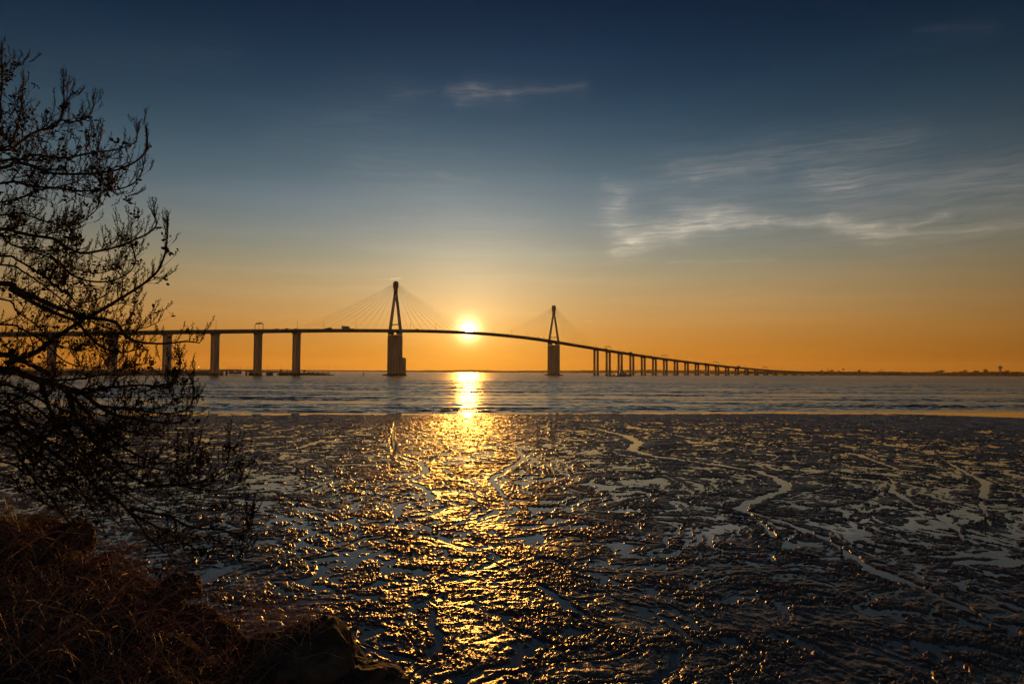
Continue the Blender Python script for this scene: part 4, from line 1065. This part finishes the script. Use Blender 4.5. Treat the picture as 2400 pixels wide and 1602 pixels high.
# ------------------------------------------------------------------ the tree on the left
LIMBS = [
 ([(0, 945), (60, 985), (130, 1015), (200, 1030), (270, 1045), (330, 1040)], 2.8, .6, 7.1, 7.4),
 ([(0, 1015), (60, 1065), (110, 1110), (170, 1150), (210, 1190)], 2.6, .7, 7.3, 7.0),
 ([(0, 1110), (50, 1150), (110, 1180), (160, 1215)], 2.0, .6, 7.6, 7.9),
 ([(0, 900), (70, 925), (150, 960), (230, 985), (300, 1010), (360, 1020), (400, 1005)], 3.0, .6, 7.7, 8.1),
 ([(0, 985), (80, 1020), (170, 1060), (260, 1130), (340, 1180), (400, 1200)], 2.8, .6, 7.0, 7.5),
 ([(87, 889), (150, 890), (230, 880), (300, 860), (350, 850)], 1.6, .5, 7.4, 7.8),
 ([(0, 620), (60, 640), (130, 690), (190, 740), (260, 770), (330, 770), (370, 755)], 2.0, .5, 7.9, 8.3),  # points traced in the photograph (px), start radius cm, end radius cm, depth at the start and at the end
 ([(0, 394), (33, 381), (77, 389), (115, 405), (179, 408), (242, 404), (281, 396), (319, 378), (344, 350), (345, 318)], 3.6, .7, 7.6, 7.0),
 ([(0, 376), (51, 373), (77, 363), (122, 368), (158, 370), (191, 363), (230, 356), (265, 352), (300, 342), (319, 330), (323, 305)], 3.0, .6, 7.9, 7.6),
 ([(0, 352), (25, 350), (51, 330), (89, 307), (115, 299), (143, 282), (175, 285), (205, 274), (217, 258), (219, 236)], 3.2, .6, 8.0, 8.4),
 ([(0, 345), (25, 340), (40, 300), (46, 275), (51, 240), (54, 190)], 2.6, .6, 7.8, 8.1),
 ([(-20, 300), (0, 238), (5, 190), (5, 150), (3, 115)], 2.2, .6, 7.7, 7.9),
 ([(60, 322), (89, 307), (127, 298), (145, 270), (150, 240), (149, 195)], 1.8, .6, 8.0, 8.2),
 ([(0, 430), (38, 427), (77, 437), (133, 440), (173, 447), (230, 447), (268, 445), (306, 434), (327, 415), (336, 392)], 2.8, .6, 7.2, 6.9),
 ([(0, 474), (51, 462), (84, 447), (133, 438), (180, 425), (210, 400)], 2.2, .6, 7.4, 7.8),
 ([(0, 537), (38, 544), (77, 552), (128, 560), (153, 578), (191, 593), (230, 588), (268, 580), (319, 560), (352, 543), (367, 524), (356, 496)], 3.8, .7, 7.6, 7.2),
 ([(0, 552), (25, 572), (77, 590), (115, 603), (153, 623), (195, 635), (235, 640), (270, 628)], 2.6, .6, 7.8, 8.4),
 ([(0, 600), (38, 608), (77, 631), (107, 651), (128, 667), (166, 695), (182, 710), (230, 700), (262, 680)], 2.4, .7, 7.5, 7.7),
 ([(0, 664), (38, 677), (77, 695), (128, 718), (166, 731), (204, 743), (230, 731), (268, 708), (326, 672), (352, 652), (370, 634), (385, 600), (392, 560), (393, 530)], 5.6, .7, 7.3, 7.0),
 ([(25, 677), (77, 708), (128, 733), (179, 754), (204, 782), (230, 807), (255, 820), (293, 825), (330, 815)], 3.0, .7, 7.3, 7.9),
 ([(20, 850), (50, 838), (89, 822), (140, 784), (204, 743), (235, 728)], 3.6, 1.4, 7.0, 7.3),
 ([(204, 743), (268, 754), (290, 780), (320, 800), (383, 805), (434, 800), (468, 803)], 2.2, .6, 7.3, 6.9),
 ([(0, 831), (26, 833), (53, 845), (79, 857), (120, 880)], 5.0, 2.5, 7.1, 7.2),
 ([(0, 867), (53, 876), (87, 889), (143, 906), (198, 924), (230, 950), (271, 972), (319, 982), (399, 991), (440, 985)], 9.0, .9, 7.4, 7.5),
 ([(95, 890), (112, 943), (128, 979), (159, 1004), (190, 1050), (240, 1090), (280, 1120)], 3.0, .7, 7.3, 8.2),
 ([(0, 966), (48, 1004), (96, 1039), (159, 1084), (191, 1103), (223, 1138), (271, 1167), (303, 1199), (328, 1230), (351, 1262), (383, 1291)], 5.4, 1.0, 7.2, 7.2),
 ([(0, 1039), (48, 1077), (89, 1135), (128, 1176), (159, 1218), (180, 1240)], 3.4, .8, 7.0, 7.8),
 ([(159, 915), (179, 979), (223, 1036), (271, 1081), (303, 1112), (351, 1135), (415, 1135), (462, 1144), (500, 1130)], 3.4, .7, 7.3, 7.6),
 ([(400, 1135), (440, 1135), (478, 1125), (523, 1103), (536, 1065), (537, 1040)], 1.3, .5, 7.5, 7.1),
 ([(440, 1142), (490, 1148), (526, 1144), (555, 1134), (570, 1105)], 1.1, .5, 7.6, 7.8),
 ([(303, 1190), (350, 1200), (399, 1211), (446, 1234), (510, 1240), (560, 1248), (588, 1230), (594, 1200)], 2.0, .5, 7.2, 7.0),
 ([(198, 924), (240, 910), (287, 905), (335, 902), (383, 905), (410, 890), (422, 862), (420, 835)], 2.0, .5, 7.4, 7.1),
 ([(230, 950), (270, 955), (319, 960), (375, 968), (420, 966), (447, 948), (455, 915), (448, 890)], 1.8, .5, 7.5, 7.8),
 ([(143, 906), (200, 960), (250, 1020), (310, 1060), (370, 1085), (420, 1080), (455, 1062), (470, 1030)], 2.6, .5, 7.5, 8.0),
 ([(0, 920), (60, 940), (120, 985), (170, 1040), (220, 1100), (260, 1150)], 3.2, .8, 7.6, 8.5),
 ([(0, 1080), (60, 1110), (120, 1125), (180, 1150), (240, 1190), (290, 1240)], 2.4, .6, 7.4, 8.2),
 ([(0, 760), (50, 770), (100, 800), (150, 845), (200, 860), (250, 858), (285, 840), (290, 815)], 2.4, .5, 7.8, 8.2),
 ([(0, 700), (40, 730), (90, 765), (120, 800), (180, 822), (215, 810), (226, 780)], 2.2, .5, 7.9, 8.4),
 ([(0, 505), (50, 500), (110, 520), (170, 528), (205, 510), (228, 488), (232, 470)], 2.0, .5, 7.9, 8.2),
 ([(120, 600), (180, 650), (250, 660), (300, 640), (318, 610), (310, 580)], 1.4, .5, 7.7, 7.4),
 ([(0, 1000), (70, 1050), (130, 1090), (190, 1150), (230, 1215), (250, 1260)], 2.6, .7, 7.5, 7.9),
 ([(271, 1081), (320, 1090), (380, 1100), (430, 1110), (470, 1095), (495, 1070)], 1.4, .5, 7.6, 7.9),
 ([(303, 1199), (360, 1230), (420, 1265), (470, 1290), (520, 1300), (550, 1285)], 1.5, .5, 7.3, 7.6),
]
R2 = random.Random(33)
tree = empty('bare_tree', tuple(Vector((-8.2, 7.6, bz1(-8.2, 7.6)))))
tag(tree, 'dark spreading tree with budding twigs and few leaves leaning in from the left', 'tree')
TI = Matrix.Translation(-tree.location)
def tpart(mb, n, m, parent=None):
    o = mb.build(n, m, parent or tree, True); o.data.transform(TI); return o
tr = MB(); tb = tree.location
TRK = [tb + Vector((-.3, 0, -.4)), tb + Vector((-.1, 0, .6)), tb + Vector((.1, -.05, 1.8)), tb + Vector((.05, .1, 3.0)), tb + Vector((.25, 0, 4.2)), tb + Vector((.2, .05, 5.2)), tb + Vector((.4, 0, 6.2))]
tr.tube(TRK, [.34, .27, .23, .19, .15, .11, .06], 12); tpart(tr, 'trunk', M['bark'])
def catmull(pts, k):
    out = []
    P_ = [pts[0] * 2 - pts[1]] + pts + [pts[-1] * 2 - pts[-2]]
    for i in range(1, len(P_) - 2):
        for j in range(k):
            t = j / k; a, b_, c, d = P_[i - 1], P_[i], P_[i + 1], P_[i + 2]
            out.append(.5 * ((2 * b_) + (c - a) * t + (2 * a - 5 * b_ + 4 * c - d) * t * t + (3 * b_ - a - 3 * c + d) * t ** 3))
    out.append(pts[-1]); return out
tw = MB(); bud = MB(); lv = MB()
def rnd3(): return Vector((R2.gauss(0, 1), R2.gauss(0, 1), R2.gauss(0, 1))).normalized()
def buds_along(pts, s0=.0, r=.0068):
    for i in range(len(pts) - 1):
        a, b_ = pts[i], pts[i + 1]; seg = (b_ - a); n = max(1, int(seg.length / .017))
        for k in range(n):
            if R2.random() < .12: continue
            d = rnd3(); d = (d - seg.normalized() * d.dot(seg.normalized())).normalized()
            c = a + seg * (k / n) + d * .010 + seg.normalized() * .004
            bud.octa(c, r * R2.uniform(.7, 1.25), d + seg.normalized() * .8, r * R2.uniform(1.2, 1.9))
def cluster(c, n, s=1.0):
    for _ in range(n):
        d = rnd3(); d.z = d.z * .6 - .1
        q = c + rnd3() * .055 * s * R2.random()
        lv.leaf(q, d, rnd3(), R2.uniform(.030, .055) * s, R2.uniform(.018, .032) * s)
def spike(p, d, ln):
    """an upright budding shoot with a few side twigs"""
    pts = []; q = p.copy(); d = d.normalized(); n = 5
    for i in range(n + 1):
        pts.append(q.copy()); d = (d + Vector((0, 0, .22)) + rnd3() * .07).normalized(); q += d * (ln / n)
    tw.tube(pts, [.0042 * (1 - .6 * i / n) for i in range(n + 1)], 4, cap=False); buds_along(pts[1:])
    for i in range(1, n):
        if R2.random() < .75:
            dd = (d + rnd3() * .7).normalized(); e = pts[i]; l2 = ln * R2.uniform(.18, .42); sp = [e, e + dd * l2 * .5, e + dd * l2 * .8 + Vector((0, 0, l2 * .3))]
            tw.tube(sp, [.003, .0024, .0015], 3, cap=False); buds_along(sp, r=.0048)
def twig(p, d, ln, r, depth):
    n = 5; pts = []; q = p.copy(); d = d.normalized(); bend = rnd3() * .10
    for i in range(n + 1):
        pts.append(q.copy()); d = (d + bend + rnd3() * .13 + Vector((0, 0, .10 if i > 2 else .0))).normalized(); q += d * (ln / n)
    tw.tube(pts, [r * (1 - .55 * i / n) for i in range(n + 1)], 5 if r > .007 else 4, cap=False)
    if depth > 0:
        k = R2.randint(3, 5) if depth == 2 else R2.randint(2, 4)
        for _ in range(k):
            i = R2.randint(1, n); a = (pts[i] - pts[i - 1]).normalized(); dd = (a * .9 + rnd3() * .75 + Vector((0, 0, .18)))
            twig(pts[i], dd, ln * R2.uniform(.42, .72), r * .6, depth - 1)
        if R2.random() < .22: cluster(pts[R2.randint(2, n)], R2.randint(4, 10))
    else:
        u = R2.random()
        if u < .58: spike(pts[-1], d, R2.uniform(.08, .2))
        elif u < .70: cluster(pts[-1], R2.randint(4, 9))
for pts, r0, r1, d0, d1 in LIMBS:
    n = len(pts); w = []
    for i, (px, py) in enumerate(pts):
        f = i / (n - 1); w.append(at(px, py, d0 + (d1 - d0) * f + .12 * math.sin(i * 1.7 + d1 * 9)))
    if pts[0][0] <= 5:        # carried back to the trunk outside the picture
        zt_ = w[0].z - .12 * (w[0].z - 5.0) + .02
        j = min(range(len(TRK) - 1), key=lambda q: abs((TRK[q].z + TRK[q + 1].z) / 2 - zt_))
        f = min(1, max(0, (zt_ - TRK[j].z) / (TRK[j + 1].z - TRK[j].z))); b_ = TRK[j].lerp(TRK[j + 1], f)
        w = [b_, b_.lerp(w[0], .5) + Vector((0, 0, .06))] + w
    cv = catmull(w, 4); m = len(cv)
    ln = sum((cv[i + 1] - cv[i]).length for i in range(m - 1))
    acc = 0; R_ = []
    for i in range(m):
        if i: acc += (cv[i] - cv[i - 1]).length
        R_.append((r0 + (r1 - r0) * (acc / ln) ** .8) * .01 * (1 + .08 * math.sin(i * 2.1)))
    lb = MB(); lb.tube(cv, R_, 8); tpart(lb, 'limb', M['bark'])
    dist = 0; nxt = .25
    for i in range(1, m):
        a = cv[i] - cv[i - 1]; dist += a.length
        if cv[i].x / cv[i].y < -.86: continue
        if dist > nxt:
            f = i / m; t_ = a.normalized(); lowr = cv[i].z < 5.9
            nxt = dist + (R2.uniform(.04, .09) if lowr else R2.uniform(.06, .13)); sc_ = 1.0 if lowr else .78
            dd = t_ * .8 + rnd3() * .75 + Vector((.15, 0, .22 if not lowr else -.02))
            big = R2.random()
            if f > .74: big = .5 + .5 * big; dd = dd * .6 + Vector((-.15, 0, .3))
            if f > .88: big = .9
            r = min(R_[i] * .6, R2.uniform(.005, .010))
            if big < .45: twig(cv[i], dd, sc_ * R2.uniform(.28, .5) * (1.1 - .65 * f), r, 2)
            elif big < .8: twig(cv[i], dd, sc_ * R2.uniform(.15, .34) * (1.1 - .5 * f), r * .8, 1)
            else: twig(cv[i], dd, R2.uniform(.12, .25), r * .6, 0)
            if not lowr and R2.random() < .9: spike(cv[i], t_ * .5 + rnd3() * .4 + Vector((0, 0, .8)), R2.uniform(.12, .26))
            if R2.random() < (.08 if lowr else .16): cluster(cv[i] + rnd3() * .03, R2.randint(5, 13), 1.1)
    e = (cv[-1] - cv[-2]).normalized()
    for k in range(3): spike(cv[-1 - k], e * .5 + rnd3() * .3 + Vector((-.1, 0, .6)), R2.uniform(.09, .19))
cr_ = tpart(tw, 'crown', M['twig']); tpart(bud, 'buds', M['twig'], cr_); tpart(lv, 'leaves', M['leaf'], cr_)
